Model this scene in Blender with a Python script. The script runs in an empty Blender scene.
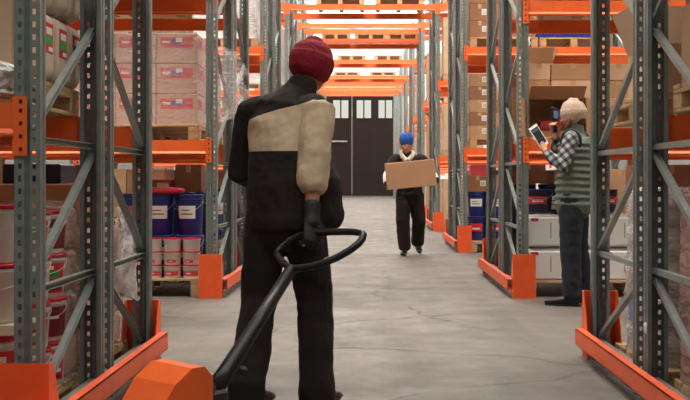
import bpy, bmesh, math, random
from mathutils import Vector, Matrix
random.seed(7)
PI = math.pi
scn = bpy.context.scene
COL = scn.collection

# ------------------------------------------------------------------ camera
EYE, FPX = 1.07, 1100.0
cam_d = bpy.data.cameras.new('camera')
cam_d.sensor_width = 36.0
cam_d.lens = 36.0 * FPX / 690.0
cam_d.shift_x = (345 - 370) / 690.0
cam_d.shift_y = (180 - 200) / 690.0
cam_d.clip_start, cam_d.clip_end = 0.05, 300
cam = bpy.data.objects.new('camera', cam_d)
cam.location = (0, 0, EYE)
cam.rotation_euler = (PI / 2, 0, 0)
COL.objects.link(cam)
scn.camera = cam


def P(px, py, y):
    """a point seen at px,py that stands y metres down the passage"""
    return Vector(((px - 370) * y / FPX, y, EYE + (180 - py) * y / FPX))


# ------------------------------------------------------------------ materials
MATS = {}


def s2l(c):
    return tuple(((v / 255) / 12.92 if v / 255 <= 0.04045 else ((v / 255 + 0.055) / 1.055) ** 2.4) for v in c)


def mat(name, rgb, rough=0.6, metal=0.0, var=0.0, scale=8.0, rgb2=None, bump=0.0, bscale=None, spec=0.5, stretch=None):
    if name in MATS:
        return MATS[name]
    m = bpy.data.materials.new(name)
    m.use_nodes = True
    nt = m.node_tree
    b = nt.nodes['Principled BSDF']
    c1 = (*s2l(rgb), 1)
    b.inputs['Base Color'].default_value = c1
    b.inputs['Roughness'].default_value = rough
    b.inputs['Metallic'].default_value = metal
    b.inputs['Specular IOR Level'].default_value = spec
    if var or rgb2 or bump:
        tc = nt.nodes.new('ShaderNodeTexCoord')
        src = tc.outputs['Object']
        if stretch:
            mp = nt.nodes.new('ShaderNodeMapping')
            mp.inputs['Scale'].default_value = stretch
            nt.links.new(src, mp.inputs['Vector'])
            src = mp.outputs['Vector']
        n = nt.nodes.new('ShaderNodeTexNoise')
        n.inputs['Scale'].default_value = scale
        n.inputs['Detail'].default_value = 5
        n.inputs['Roughness'].default_value = 0.65
        nt.links.new(src, n.inputs['Vector'])
        if var or rgb2:
            r = nt.nodes.new('ShaderNodeValToRGB')
            r.color_ramp.elements[0].position = 0.32
            r.color_ramp.elements[1].position = 0.68
            c2 = (*s2l(rgb2), 1) if rgb2 else tuple(min(1, x * (1 + var)) for x in c1[:3]) + (1,)
            c0 = c1 if rgb2 else tuple(x * (1 - var) for x in c1[:3]) + (1,)
            r.color_ramp.elements[0].color = c0
            r.color_ramp.elements[1].color = c2
            nt.links.new(n.outputs['Fac'], r.inputs['Fac'])
            nt.links.new(r.outputs['Color'], b.inputs['Base Color'])
        if bump:
            n2 = n
            if bscale:
                n2 = nt.nodes.new('ShaderNodeTexNoise')
                n2.inputs['Scale'].default_value = bscale
                n2.inputs['Detail'].default_value = 4
                nt.links.new(src, n2.inputs['Vector'])
            bp = nt.nodes.new('ShaderNodeBump')
            bp.inputs['Strength'].default_value = bump
            bp.inputs['Distance'].default_value = 0.02
            nt.links.new(n2.outputs['Fac'], bp.inputs['Height'])
            nt.links.new(bp.outputs['Normal'], b.inputs['Normal'])
    MATS[name] = m
    return m


def emit(name, rgb, k):
    m = bpy.data.materials.new(name)
    m.use_nodes = True
    nt = m.node_tree
    nt.nodes.clear()
    e = nt.nodes.new('ShaderNodeEmission')
    e.inputs['Color'].default_value = (*s2l(rgb), 1)
    e.inputs['Strength'].default_value = k
    o = nt.nodes.new('ShaderNodeOutputMaterial')
    nt.links.new(e.outputs[0], o.inputs[0])
    MATS[name] = m
    return m


def film(name, tint, clear, rough=0.25, sc=9.0, stretch=(1, 1, 5)):
    m = bpy.data.materials.new(name)
    m.use_nodes = True
    nt = m.node_tree
    b = nt.nodes['Principled BSDF']
    b.inputs['Base Color'].default_value = (*s2l(tint), 1)
    b.inputs['Roughness'].default_value = rough
    tr = nt.nodes.new('ShaderNodeBsdfTransparent')
    mx = nt.nodes.new('ShaderNodeMixShader')
    tc = nt.nodes.new('ShaderNodeTexCoord')
    mp = nt.nodes.new('ShaderNodeMapping')
    mp.inputs['Scale'].default_value = stretch
    n = nt.nodes.new('ShaderNodeTexNoise')
    n.inputs['Scale'].default_value = sc
    n.inputs['Detail'].default_value = 6
    n.inputs['Distortion'].default_value = 1.2
    rp = nt.nodes.new('ShaderNodeMapRange')
    rp.inputs['From Min'].default_value = 0.35
    rp.inputs['From Max'].default_value = 0.65
    rp.inputs['To Min'].default_value = min(.97, clear + 0.2)
    rp.inputs['To Max'].default_value = max(0, clear - 0.22)
    bp = nt.nodes.new('ShaderNodeBump')
    bp.inputs['Strength'].default_value = 0.4
    bp.inputs['Distance'].default_value = 0.02
    nt.links.new(tc.outputs['Object'], mp.inputs['Vector'])
    nt.links.new(mp.outputs['Vector'], n.inputs['Vector'])
    nt.links.new(n.outputs['Fac'], rp.inputs['Value'])
    nt.links.new(n.outputs['Fac'], bp.inputs['Height'])
    nt.links.new(bp.outputs['Normal'], b.inputs['Normal'])
    nt.links.new(rp.outputs['Result'], mx.inputs['Fac'])
    nt.links.new(b.outputs[0], mx.inputs[1])
    nt.links.new(tr.outputs[0], mx.inputs[2])
    nt.links.new(mx.outputs[0], nt.nodes['Material Output'].inputs['Surface'])
    MATS[name] = m
    return m


GALV = mat('galvanised_steel', (126, 136, 134), 0.42, 0.30, 0.16, 14)
GALV_D = mat('galvanised_brace', (142, 151, 149), 0.38, 0.35, 0.12, 14)
ORANGE = mat('orange_paint', (236, 104, 44), 0.42, 0.0, 0.08, 6)
GUARD = mat('guard_orange_paint', (234, 92, 40), 0.45, 0.0, 0.1, 5, bump=0.05)
LIP = mat('toplit_orange_lip', (240, 138, 84), 0.4)  # light on the beam's lip put in as paler orange; no mesh uses it
CARD = mat('cardboard', (184, 146, 112), 0.85, 0, 0.07, 5)
CARD_D = mat('cardboard_brown', (150, 108, 80), 0.85, 0, 0.08, 5)
CARD_L = mat('cardboard_pale', (205, 176, 146), 0.85, 0, 0.06, 5)
CARD_P = mat('cardboard_pinkish', (200, 164, 146), 0.8, 0, 0.06, 5)
CARD_IN = mat('cardboard_inside', (126, 92, 66), 0.9, 0, 0.08, 5)
TAPE = mat('packing_tape', (196, 158, 112), 0.3)
SEAM = mat('carton_seam', (120, 90, 66), 0.9)
WHITE = mat('white_plastic', (228, 228, 224), 0.38)
PAPER = mat('white_label_paper', (232, 230, 224), 0.7)
RED = mat('red_plastic', (205, 30, 52), 0.35)
REDP = mat('red_print', (206, 42, 52), 0.55)
PINKP = mat('pink_red_print', (214, 74, 84), 0.55)
GREENP = mat('green_print', (52, 160, 62), 0.55)
BLUEP = mat('blue_print', (80, 110, 180), 0.55)
MAROON = mat('maroon_print', (120, 22, 42), 0.5)
BLUE = mat('blue_plastic', (26, 44, 122), 0.35, 0, 0.06, 4)
NAVY = mat('navy_plastic', (20, 26, 58), 0.4)
BLACKP = mat('black_plastic', (22, 22, 24), 0.4)
DARK = mat('dark_goods', (42, 34, 34), 0.7)
WOOD = mat('pallet_wood', (202, 172, 132), 0.8, 0, 0, 3.0, rgb2=(160, 128, 92), stretch=(2, 12, 12))
SACK = mat('paper_sack', (204, 190, 172), 0.8, 0, 0.05, 7, bump=0.25)
WRAPW = film('white_stretch_film', (236, 236, 236), 0.22)
WRAPC = film('clear_stretch_film', (236, 232, 230), 0.86, 0.2)
WRAPP = film('rosy_stretch_film', (214, 178, 168), 0.40, 0.25, 5, (1, 1, 4))
FILMW = mat('crumpled_film', (226, 226, 226), 0.3)


# ------------------------------------------------------------------ mesh builder
class MB:
    def __init__(s):
        s.v, s.f, s.m = [], [], []
        s.smooth = []

    def add(s, vs, fs, mi=0, sm=False):
        o = len(s.v)
        s.v += [tuple(v) for v in vs]
        for f in fs:
            s.f.append(tuple(i + o for i in f))
            s.m.append(mi)
            s.smooth.append(sm)
        return s

    def box(s, a, b, mi=0, M=None):
        x0, y0, z0 = a
        x1, y1, z1 = b
        vs = [Vector(p) for p in ((x0, y0, z0), (x1, y0, z0), (x1, y1, z0), (x0, y1, z0), (x0, y0, z1), (x1, y0, z1), (x1, y1, z1), (x0, y1, z1))]
        if M:
            vs = [M @ v for v in vs]
        return s.add(vs, [(0, 3, 2, 1), (4, 5, 6, 7), (0, 1, 5, 4), (1, 2, 6, 5), (2, 3, 7, 6), (3, 0, 4, 7)], mi)

    def cbox(s, a, b, r=0.006, mi=0, M=None):
        """box with chamfered edges"""
        lo, hi = Vector(a), Vector(b)
        vs, idx = [], {}
        for ix in (0, 1):
            for iy in (0, 1):
                for iz in (0, 1):
                    c = (ix, iy, iz)
                    for ax in range(3):
                        p = [0, 0, 0]
                        for k in range(3):
                            e = (lo[k], hi[k])[c[k]]
                            p[k] = e if k == ax else e + (r if c[k] == 0 else -r)
                        idx[(c, ax)] = len(vs)
                        vs.append(Vector(p))
        fs = []
        for ax in range(3):
            u, w = (ax + 1) % 3, (ax + 2) % 3
            for e in (0, 1):
                q = []
                for (cu, cw) in ((0, 0), (1, 0), (1, 1), (0, 1)):
                    c = [0, 0, 0]
                    c[ax], c[u], c[w] = e, cu, cw
                    q.append(idx[(tuple(c), ax)])
                fs.append(tuple(q) if e else tuple(reversed(q)))
            for cu in (0, 1):
                for cw in (0, 1):
                    c0, c1 = [0, 0, 0], [0, 0, 0]
                    c0[u] = c1[u] = cu
                    c0[w] = c1[w] = cw
                    c0[ax], c1[ax] = 0, 1
                    q = [idx[(tuple(c0), u)], idx[(tuple(c1), u)], idx[(tuple(c1), w)], idx[(tuple(c0), w)]]
                    fs.append(tuple(q) if (cu + cw) % 2 == 0 else tuple(reversed(q)))
        for c in [(x, y, z) for x in (0, 1) for y in (0, 1) for z in (0, 1)]:
            q = [idx[(c, 0)], idx[(c, 1)], idx[(c, 2)]]
            fs.append(tuple(q) if sum(c) % 2 == 1 else tuple(reversed(q)))
        if M:
            vs = [M @ v for v in vs]
        return s.add(vs, fs, mi)

    def quad(s, a, b, c, d, mi=0):
        return s.add([a, b, c, d], [(0, 1, 2, 3)], mi)

    def prism(s, pts, axis, t0, t1, mi=0):
        """extrude a 2D outline along an axis: 'x' (y,z), 'y' (x,z), 'z' (x,y)"""
        def mk(p, t):
            return {'x': (t, p[0], p[1]), 'y': (p[0], t, p[1]), 'z': (p[0], p[1], t)}[axis]
        n = len(pts)
        vs = [mk(p, t0) for p in pts] + [mk(p, t1) for p in pts]
        fs = [(i, (i + 1) % n, n + (i + 1) % n, n + i) for i in range(n)]
        fs += [tuple(reversed(range(n))), tuple(range(n, 2 * n))]
        return s.add(vs, fs, mi)

    def lathe(s, prof, n=24, c=(0, 0, 0), mi=0, sm=True, cap=True):
        vs, fs = [], []
        for r, z in prof:
            for k in range(n):
                a = 2 * PI * k / n
                vs.append((c[0] + r * math.cos(a), c[1] + r * math.sin(a), c[2] + z))
        for i in range(len(prof) - 1):
            for k in range(n):
                fs.append((i * n + k, i * n + (k + 1) % n, (i + 1) * n + (k + 1) % n, (i + 1) * n + k))
        s.add(vs, fs, mi, sm)
        if cap:
            o = len(s.v) - len(vs)
            L = (len(prof) - 1) * n
            s.f.append(tuple(o + k for k in reversed(range(n)))); s.m.append(mi); s.smooth.append(False)
            s.f.append(tuple(o + L + k for k in range(n))); s.m.append(mi); s.smooth.append(False)
        return s

    def tube(s, pts, r, n=10, mi=0, closed=False, flat=None):
        """tube along a polyline; r number or list"""
        pts = [Vector(p) for p in pts]
        N = len(pts)
        rs = r if isinstance(r, (list, tuple)) else [r] * N
        t0 = (pts[1] - pts[0]).normalized()
        up = Vector((0, 0, 1)) if abs(t0.z) < 0.9 else Vector((1, 0, 0))
        u = t0.cross(up).normalized()
        vs = []
        for i, p in enumerate(pts):
            if closed:
                t = (pts[(i + 1) % N] - pts[i - 1]).normalized()
            else:
                t = (pts[min(i + 1, N - 1)] - pts[max(i - 1, 0)]).normalized()
            u = (u - t * u.dot(t)).normalized()
            w = t.cross(u)
            for k in range(n):
                a = 2 * PI * k / n
                vs.append(p + (u * math.cos(a) + w * math.sin(a)) * rs[i])
        fs = []
        for i in range(N if closed else N - 1):
            j = (i + 1) % N
            for k in range(n):
                fs.append((i * n + k, i * n + (k + 1) % n, j * n + (k + 1) % n, j * n + k))
        if not closed:
            fs += [tuple(reversed(range(n))), tuple((N - 1) * n + k for k in range(n))]
        return s.add(vs, fs, mi, True)

    def data(s, name, mats):
        me = bpy.data.meshes.new(name)
        me.from_pydata(s.v, [], s.f)
        for m in (mats if isinstance(mats, (list, tuple)) else [mats]):
            me.materials.append(m)
        me.polygons.foreach_set('material_index', s.m)
        me.polygons.foreach_set('use_smooth', s.smooth)
        me.update()
        bm = bmesh.new()
        bm.from_mesh(me)
        bmesh.ops.recalc_face_normals(bm, faces=bm.faces)
        bm.to_mesh(me)
        bm.free()
        return me


CACHE = {}


def cached(key, fn):
    if key not in CACHE:
        CACHE[key] = fn()
    return CACHE[key]


def link(name, data, parent=None, loc=(0, 0, 0), rot=(0, 0, 0), scale=None):
    o = bpy.data.objects.new(name, data)
    COL.objects.link(o)
    o.location = loc
    o.rotation_euler = rot
    if scale:
        o.scale = scale
    if parent:
        o.parent = parent
    return o


def tag(o, label, cat, group=None, kind='thing'):
    o['label'] = label
    o['category'] = cat
    o['kind'] = kind
    if group:
        o['group'] = group
    return o


def thing(name, label, cat, loc=(0, 0, 0), rz=0, group=None):
    return tag(link(name, None, None, loc, (0, 0, rz)), label, cat, group)


def struct(name, data, loc=(0, 0, 0), parent=None):
    o = link(name, data, parent, loc)
    if not parent:
        o['kind'] = 'structure'
    return o


ORD = ['first', 'second', 'third', 'fourth', 'fifth', 'sixth', 'seventh', 'eighth', 'ninth', 'tenth']
SIDE = {-1: 'left', 1: 'right'}

# ------------------------------------------------------------------ the setting
def floor_mat():
    m = bpy.data.materials.new('concrete_floor')
    m.use_nodes = True
    nt = m.node_tree
    b = nt.nodes['Principled BSDF']
    N, Lk = nt.nodes.new, nt.links.new
    tc = N('ShaderNodeTexCoord')

    def noise(scale, detail=6, rough=0.6, dist=0.0, vec=None):
        n = N('ShaderNodeTexNoise')
        n.inputs['Scale'].default_value = scale
        n.inputs['Detail'].default_value = detail
        n.inputs['Roughness'].default_value = rough
        n.inputs['Distortion'].default_value = dist
        Lk(vec or tc.outputs['Object'], n.inputs['Vector'])
        return n.outputs['Fac']

    def ramp(src, stops):
        r = N('ShaderNodeValToRGB')
        el = r.color_ramp.elements
        while len(el) < len(stops):
            el.new(0.5)
        for e, (p, c) in zip(el, stops):
            e.position = p
            e.color = (*c, 1) if len(c) == 3 else c
        Lk(src, r.inputs['Fac'])
        return r.outputs['Color']

    def mul(a, c, f=1.0, mode='MULTIPLY'):
        mx = N('ShaderNodeMix')
        mx.data_type = 'RGBA'
        mx.blend_type = mode
        mx.inputs['Factor'].default_value = f
        Lk(a, mx.inputs['A'])
        Lk(c, mx.inputs['B'])
        return mx.outputs['Result']
    base = ramp(noise(0.55, 7, 0.62, 0.4), [(0.3, s2l((86, 81, 74))), (0.5, s2l((103, 97, 89))), (0.7, s2l((115, 109, 100)))])
    fine = ramp(noise(9, 8, 0.75), [(0.3, (0.82, 0.82, 0.82)), (0.62, (1.05, 1.05, 1.05))])
    c = mul(base, fine)
    # wheel marks running down the passage
    mp = N('ShaderNodeMapping')
    mp.inputs['Scale'].default_value = (2.6, 0.16, 1)
    Lk(tc.outputs['Object'], mp.inputs['Vector'])
    st = ramp(noise(1.6, 5, 0.6, 0.3, mp.outputs['Vector']), [(0.36, (0.80, 0.79, 0.78)), (0.56, (1, 1, 1))])
    c = mul(c, st, 0.8)
    sp = ramp(noise(28, 3, 0.5), [(0.24, (0.55, 0.53, 0.5)), (0.33, (1, 1, 1))])
    c = mul(c, sp, 0.7)
    # cracks: warped cell borders, broken up by a mask
    wv = N('ShaderNodeTexNoise')
    wv.inputs['Scale'].default_value = 1.3
    wv.inputs['Detail'].default_value = 5
    Lk(tc.outputs['Object'], wv.inputs['Vector'])
    ad = N('ShaderNodeMix')
    ad.data_type = 'VECTOR'
    ad.inputs['Factor'].default_value = 0.33
    Lk(tc.outputs['Object'], ad.inputs['A'])
    Lk(wv.outputs['Color'], ad.inputs['B'])
    vo = N('ShaderNodeTexVoronoi')
    vo.feature = 'DISTANCE_TO_EDGE'
    vo.inputs['Scale'].default_value = 0.85
    Lk(ad.outputs['Result'], vo.inputs['Vector'])
    cr = ramp(vo.outputs['Distance'], [(0.0, (0.40, 0.38, 0.36)), (0.014, (1, 1, 1))])
    mk = ramp(noise(0.9, 2, 0.5), [(0.46, (0, 0, 0)), (0.56, (1, 1, 1))])
    mx = N('ShaderNodeMix')
    mx.data_type = 'RGBA'
    mx.blend_type = 'MULTIPLY'
    Lk(mk, mx.inputs['Factor'])
    Lk(c, mx.inputs['A'])
    Lk(cr, mx.inputs['B'])
    Lk(mx.outputs['Result'], b.inputs['Base Color'])
    rr = ramp(noise(2.2, 5), [(0.3, (0.5, 0.5, 0.5)), (0.7, (0.8, 0.8, 0.8))])
    Lk(rr, b.inputs['Roughness'])
    bp = N('ShaderNodeBump')
    bp.inputs['Strength'].default_value = 0.22
    bp.inputs['Distance'].default_value = 0.01
    Lk(noise(14, 6, 0.7), bp.inputs['Height'])
    Lk(bp.outputs['Normal'], b.inputs['Normal'])
    return m


HALL_X, HALL_Y0, HALL_Y1, HALL_Z = 13.0, -5.0, 73.0, 10.6
PLASTER = mat('white_plaster', (236, 236, 232), 0.9, 0, 0.03, 1.5)
ROOFW = mat('grey_roof_sheet', (170, 170, 168), 0.7, 0, 0.02, 2)
PANELW = mat('grey_wall_panel', (112, 110, 106), 0.8, 0, 0.05, 1.2)
mb = MB()
mb.box((-HALL_X, HALL_Y0, -0.2), (HALL_X, HALL_Y1, 0.0))
struct('floor', mb.data('floor', floor_mat()))
mb = MB(); mb.box((-HALL_X - .2, HALL_Y0, 0), (-HALL_X, HALL_Y1, HALL_Z)); struct('wall_left', mb.data('wall_left', PANELW))
mb = MB(); mb.box((HALL_X, HALL_Y0, 0), (HALL_X + .2, HALL_Y1, HALL_Z)); struct('wall_right', mb.data('wall_right', PANELW))
mb = MB(); mb.box((-HALL_X, HALL_Y1, 0), (HALL_X, HALL_Y1 + .2, HALL_Z)); struct('wall_back', mb.data('wall_back', PLASTER))
mb = MB(); mb.box((-HALL_X, HALL_Y0 - .2, 0), (HALL_X, HALL_Y0, HALL_Z)); struct('wall_front', mb.data('wall_front', PANELW))
mb = MB()
mb.box((-HALL_X, HALL_Y0, HALL_Z), (HALL_X, HALL_Y1, HALL_Z + .2))
for i in range(13):     # roof ribs
    y = -2 + i * 6.4
    mb.box((-HALL_X, y, HALL_Z - .25), (HALL_X, y + .12, HALL_Z))
struct('ceiling', mb.data('ceiling', ROOFW))

# long diffused rooflights, one above every cross aisle
LIGHT = 1.5
SKY_K = [2.4, 10.5, 9.5, 9.5, 9.5, 9.5, 10, 10, 10, 9, 6, 3]
SKY_Y = [1.6, 8.2, 14.3, 20.7, 27.4, 34.0, 40.6, 47.0, 53.5, 60.0, 65.8, 70.6]
for i, (y, k) in enumerate(zip(SKY_Y, SKY_K)):
    mb = MB()
    mb.box((-9, y - 1.1, HALL_Z - .30), (9, y + 1.1, HALL_Z - .26))
    m = emit('rooflight_%d' % (i + 1), (255, 250, 242), k * LIGHT)
    struct('window_%d' % (i + 1), mb.data('rooflight', m))

# unseen strip lamps added over the near aisles to brighten the goods
TUBE = emit('fill_lamp_tube', (255, 248, 236), 26.0)
LAMPH = mat('fill_lamp_housing', (220, 220, 218), .5)
TUBE_N = emit('near_fill_lamp_tube', (255, 248, 236), 34.0)
for yy, nn in ((2.3, 'nearest'), (7.75, 'first'), (14.2, 'second')):
    for i, xx in enumerate((-6.0, -3.6, -1.2, 1.2, 3.6, 6.0)):
        o = thing('added_strip_lamp', f"added white strip lamp, out of view, over the {nn} cross aisle, {ORD[i]} along from the left wall", 'lamp', (xx, yy, 5.0 if yy < 3 else 6.6))
        link('housing', cached('lamph', lambda: MB().cbox((-.75, -.09, .02), (.75, .09, .09), .01).data('housing', LAMPH)), o)
        link('tube', cached('lampt%d' % (yy < 3), lambda: MB().cbox((-.72, -.07, -.02), (.72, .07, .02), .012).data('tube', TUBE_N if yy < 3 else TUBE)), o)
        link('hanger', cached('lampw%d' % (yy < 3), lambda: MB().tube([(-.5, 0, .09), (-.5, 0, 10.35 - (5.0 if yy < 3 else 6.6))], .006, 6).tube([(.5, 0, .09), (.5, 0, 10.35 - (5.0 if yy < 3 else 6.6))], .006, 6).data('hanger', LAMPH)), o)

# the big folding gate at the end of the passage
GATE = mat('dark_brown_gate', (34, 14, 11), 0.9, 0, 0.12, 3, stretch=(6, 1, .4))
GATE_D = mat('gate_groove', (24, 14, 13), 0.8)
PANE = emit('daylit_pane', (214, 214, 200), 1.1)
STEELG = mat('gate_steel', (150, 146, 140), 0.45, 0.5)
gp = [(300, 328), (328.6, 351.6), (352.4, 374), (374.4, 395)]
for gi, pair in enumerate(((0, 1), (2, 3))):
    xs = [(gp[k][0] - 370) * 72.9 / FPX for k in pair], [(gp[k][1] - 370) * 72.9 / FPX for k in pair]
    x0, x1 = xs[0][0], xs[1][1]
    mb = MB()
    mb.box((x0, 72.86, 0.05), (x1, 72.96, 7.0))
    d = struct('door_%d' % (gi + 1), mb.data('gate_leaf', GATE))
    for k in pair:
        a = (gp[k][0] - 370) * 72.9 / FPX
        b_ = (gp[k][1] - 370) * 72.9 / FPX
        q = MB()
        n = 7
        for j in range(1, n):
            if j % 1 == 0:
                xx = a + (b_ - a) * j / n
                q.box((xx - .012, 72.845, .1), (xx + .012, 72.862, 5.05))
        q.box((a + .02, 72.84, 0.1), (a + .10, 72.862, 6.9))
        q.box((b_ - .10, 72.84, 0.1), (b_ - .02, 72.862, 6.9))
        link('plank_grooves', q.data('plank_grooves', GATE_D), d)
        w = (b_ - a)
        for s in (0, 1):
            q = MB()
            xa = a + w * (0.20 + 0.36 * s)
            q.box((xa, 72.83, 5.15), (xa + w * .30, 72.855, 6.35))
            link('pane', q.data('pane', PANE), d)
            q = MB()
            for zz in (5.12, 6.35):
                q.box((xa - .03, 72.815, zz), (xa + w * .30 + .03, 72.86, zz + .05))
            for xx in (xa - .04, xa + w * .30):
                q.box((xx, 72.815, 5.12), (xx + .04, 72.86, 6.4))
            link('pane_frame', q.data('pane_frame', GATE_D), d)
q = MB(); q.box((-1.205, 72.82, .1), (-1.165, 72.9, 5.3)); struct('trim_1', q.data('gate_seam', STEELG))
q = MB(); q.box((-2.75, 72.76, 3.58), (-1.5, 72.83, 3.68)); link('latch_bar', q.data('latch_bar', STEELG), bpy.data.objects['door_1'])


# ------------------------------------------------------------------ racking
H_POST = 6.2


def post_data():
    bm = bmesh.new()
    xs = [-.05, -.035, -.021, -.013, -.007, .007, .013, .021, .035, .05]
    ys = [0, 0, 0, 0, .012, .012, 0, 0, 0, 0]
    side = [(.05, 0), (.05, .030), (.045, .036), (.045, .058), (.05, .064), (.05, .080), (.030, .080)]
    zs = []
    n = int(H_POST / .05)
    for k in range(n):
        zs += [k * .05, k * .05 + .014, k * .05 + .037]
    zs.append(n * .05)
    rows = []
    for z in zs:
        rows.append([bm.verts.new((x, y, z)) for x, y in zip(xs, ys)])
    for i in range(len(zs) - 1):
        for j in range(len(xs) - 1):
            if i % 3 == 1 and j in (1, 7):
                continue
            bm.faces.new((rows[i][j], rows[i][j + 1], rows[i + 1][j + 1], rows[i + 1][j]))
    for sgn in (-1, 1):
        lo = [bm.verts.new((sgn * x, y, 0)) for x, y in side]
        hi = [bm.verts.new((sgn * x, y, zs[-1])) for x, y in side]
        for j in range(len(side) - 1):
            f = (lo[j], lo[j + 1], hi[j + 1], hi[j])
            bm.faces.new(f if sgn > 0 else tuple(reversed(f)))
    bmesh.ops.recalc_face_normals(bm, faces=bm.faces)
    bmesh.ops.solidify(bm, geom=list(bm.faces), thickness=0.0025)
    me = bpy.data.meshes.new('post')
    bm.to_mesh(me)
    bm.free()
    me.materials.append(GALV)
    return me


POST = post_data()


def channel(p0, p1, w=.028, d=.015, t=.003):
    """C-section bar between two points of the frame plane (x = 0)"""
    p0, p1 = Vector(p0), Vector(p1)
    L = (p1 - p0).length
    ang = math.atan2(p1.z - p0.z, p1.y - p0.y)
    M = Matrix.Translation(p0) @ Matrix.Rotation(ang, 4, 'X')
    b = MB()
    b.box((-d, 0, -w / 2), (-d + t, L, w / 2), 0, M)
    b.box((-d + t, 0, -w / 2), (d, L, -w / 2 + t), 0, M)
    b.box((-d + t, 0, w / 2 - t), (d, L, w / 2), 0, M)
    return b


def frame(side, X, y0, d, flip, label, group=None, holes=True):
    """upright frame: two perforated posts tied by horizontal and diagonal channels"""
    o = thing('upright_frame', label, 'rack upright', (side * (X + .05), y0, 0), 0, group)
    link('post', POST, o)
    link('post', POST, o, (0, d, 0), (0, 0, PI))
    key = (round(d, 3), flip)
    foot = cached('foot', lambda: MB().box((-.07, -.015, 0), (.07, .10, .008)).lathe([(.011, .008), (.011, .03)], 8, (.055, .045, 0)).lathe([(.011, .008), (.011, .03)], 8, (-.055, .045, 0)).data('foot_plate', GALV_D))
    link('foot_plate', foot, o)
    link('foot_plate', foot, o, (0, d, 0), (0, 0, PI))
    levels = [.10, .63, 1.23, 1.83, 2.43, 3.03, 3.63, 4.23, 4.83, 5.43, 6.03]
    hb = cached(('hb', round(d, 3)), lambda: channel((0, .03, 0), (0, d - .03, 0)).data('horizontal_brace', GALV_D))
    for z in levels[:3] + levels[-1:]:
        link('horizontal_brace', hb, o, (0, 0, z))
    for i in range(len(levels) - 1):
        h = levels[i + 1] - levels[i] - .05
        up = (not flip)
        if i >= 3:
            up = up if (i % 2 == 0) else not up
        db = cached(('db', round(d, 3), round(h, 3), up), lambda: channel((0, .045, .02 if up else h), (0, d - .045, h if up else .02)).data('diagonal_brace', GALV_D))
        link('diagonal_brace', db, o, (0, 0, levels[i] + .01))
    return o


def beam_data(L):
    b = MB()
    b.prism([(0, .132), (.046, .132), (.046, 0), (-.004, 0), (-.016, .004), (-.016, .012), (-.004, .026), (0, .03)], 'x', 0, L)
    return b.data('rack_crossbeam', ORANGE)


def connector_data():
    b = MB()
    b.box((-.052, -.006, -.075), (.004, 0, .155))
    b.box((0, -.006, -.075), (.005, .05, .155))
    for z in (-.05, 0.0, .05, .10, .135):
        b.box((-.034, -.0075, z - .008), (-.022, -.005, z + .008), 1)
    return b.data('end_connector', [ORANGE, BLACKP])


def connector_data_m():
    b = MB()
    b.box((-.004, -.006, -.075), (.052, 0, .155))
    b.box((-.005, -.006, -.075), (0, .05, .155))
    for z in (-.05, 0.0, .05, .10, .135):
        b.box((.022, -.0075, z - .008), (.034, -.005, z + .008), 1)
    return b.data('end_connector', [ORANGE, BLACKP])


CON_A, CON_B = connector_data(), connector_data_m()


def beam(x0, x1, y, z, rear, label, group=None, which=None):
    """box beam with hook connectors; rear beams face the other way"""
    L = x1 - x0
    bd = cached(('beam', round(L, 3)), lambda: beam_data(L))
    o = link('rack_crossbeam', bd, None, (x1 if rear else x0, y, z), (0, 0, PI if rear else 0))
    tag(o, label, 'rack beam', group)
    link('end_connector', CON_A, o, (0, -.0005, 0))
    link('end_connector', CON_B, o, (L, -.0005, 0))
    return o


def guard(side, X, y0, D, label):
    """orange end-of-row protector: two folded plates joined by a rail"""
    o = thing('rack_end_guard', label, 'rack guard', (side * X, y0, 0))

    def plate():
        b = MB()
        xi, xo = -side * .045, side * .16
        xa, xb = min(xi, xo), max(xi, xo)
        h = .36 if (side < 0 and y0 < 5) else .40
        b.box((xa, -.012, 0), (xb, -.005, h))
        for xx in (xa, xb - .006):
            b.prism([(-.005, 0), (.155, 0), (.15, .10), (.13, .19), (.095, .27), (.06, .34), (.045, h), (-.005, h)], 'x', xx, xx + .006)
        b.box((xa + .006, -.005, 0), (xb - .006, .015, .006))
        return b
    link('guard_plate', plate().data('guard_plate', GUARD), o, (0, -.02, 0))
    b = plate()
    b.v = [(x, D - y, z) for x, y, z in b.v]
    link('guard_plate', b.data('guard_plate', GUARD), o, (0, .02, 0))
    b = MB()
    xt, xi = -side * .092, -side * .045
    xa, xb = min(xt, xi), max(xt, xi)
    t = .005
    y_a, y_b = .02, D + .005
    wx = (xa, xa + t) if side > 0 else (xb - t, xb)
    b.box((wx[0], y_a, .075), (wx[1], y_b, .172))
    b.box((xa, y_a, .075), (xb, y_b, .08))
    b.box((xa, y_a, .167), (xb, y_b, .172))
    for yy in (.07, D - .07):
        bx = (xb - t, xb) if side > 0 else (xa, xa + t)
        b.box((bx[0], yy - .05, .08), (bx[1], yy + .05, .167))
    link('guard_rail', b.data('guard_rail', GUARD), o)
    return o


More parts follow.
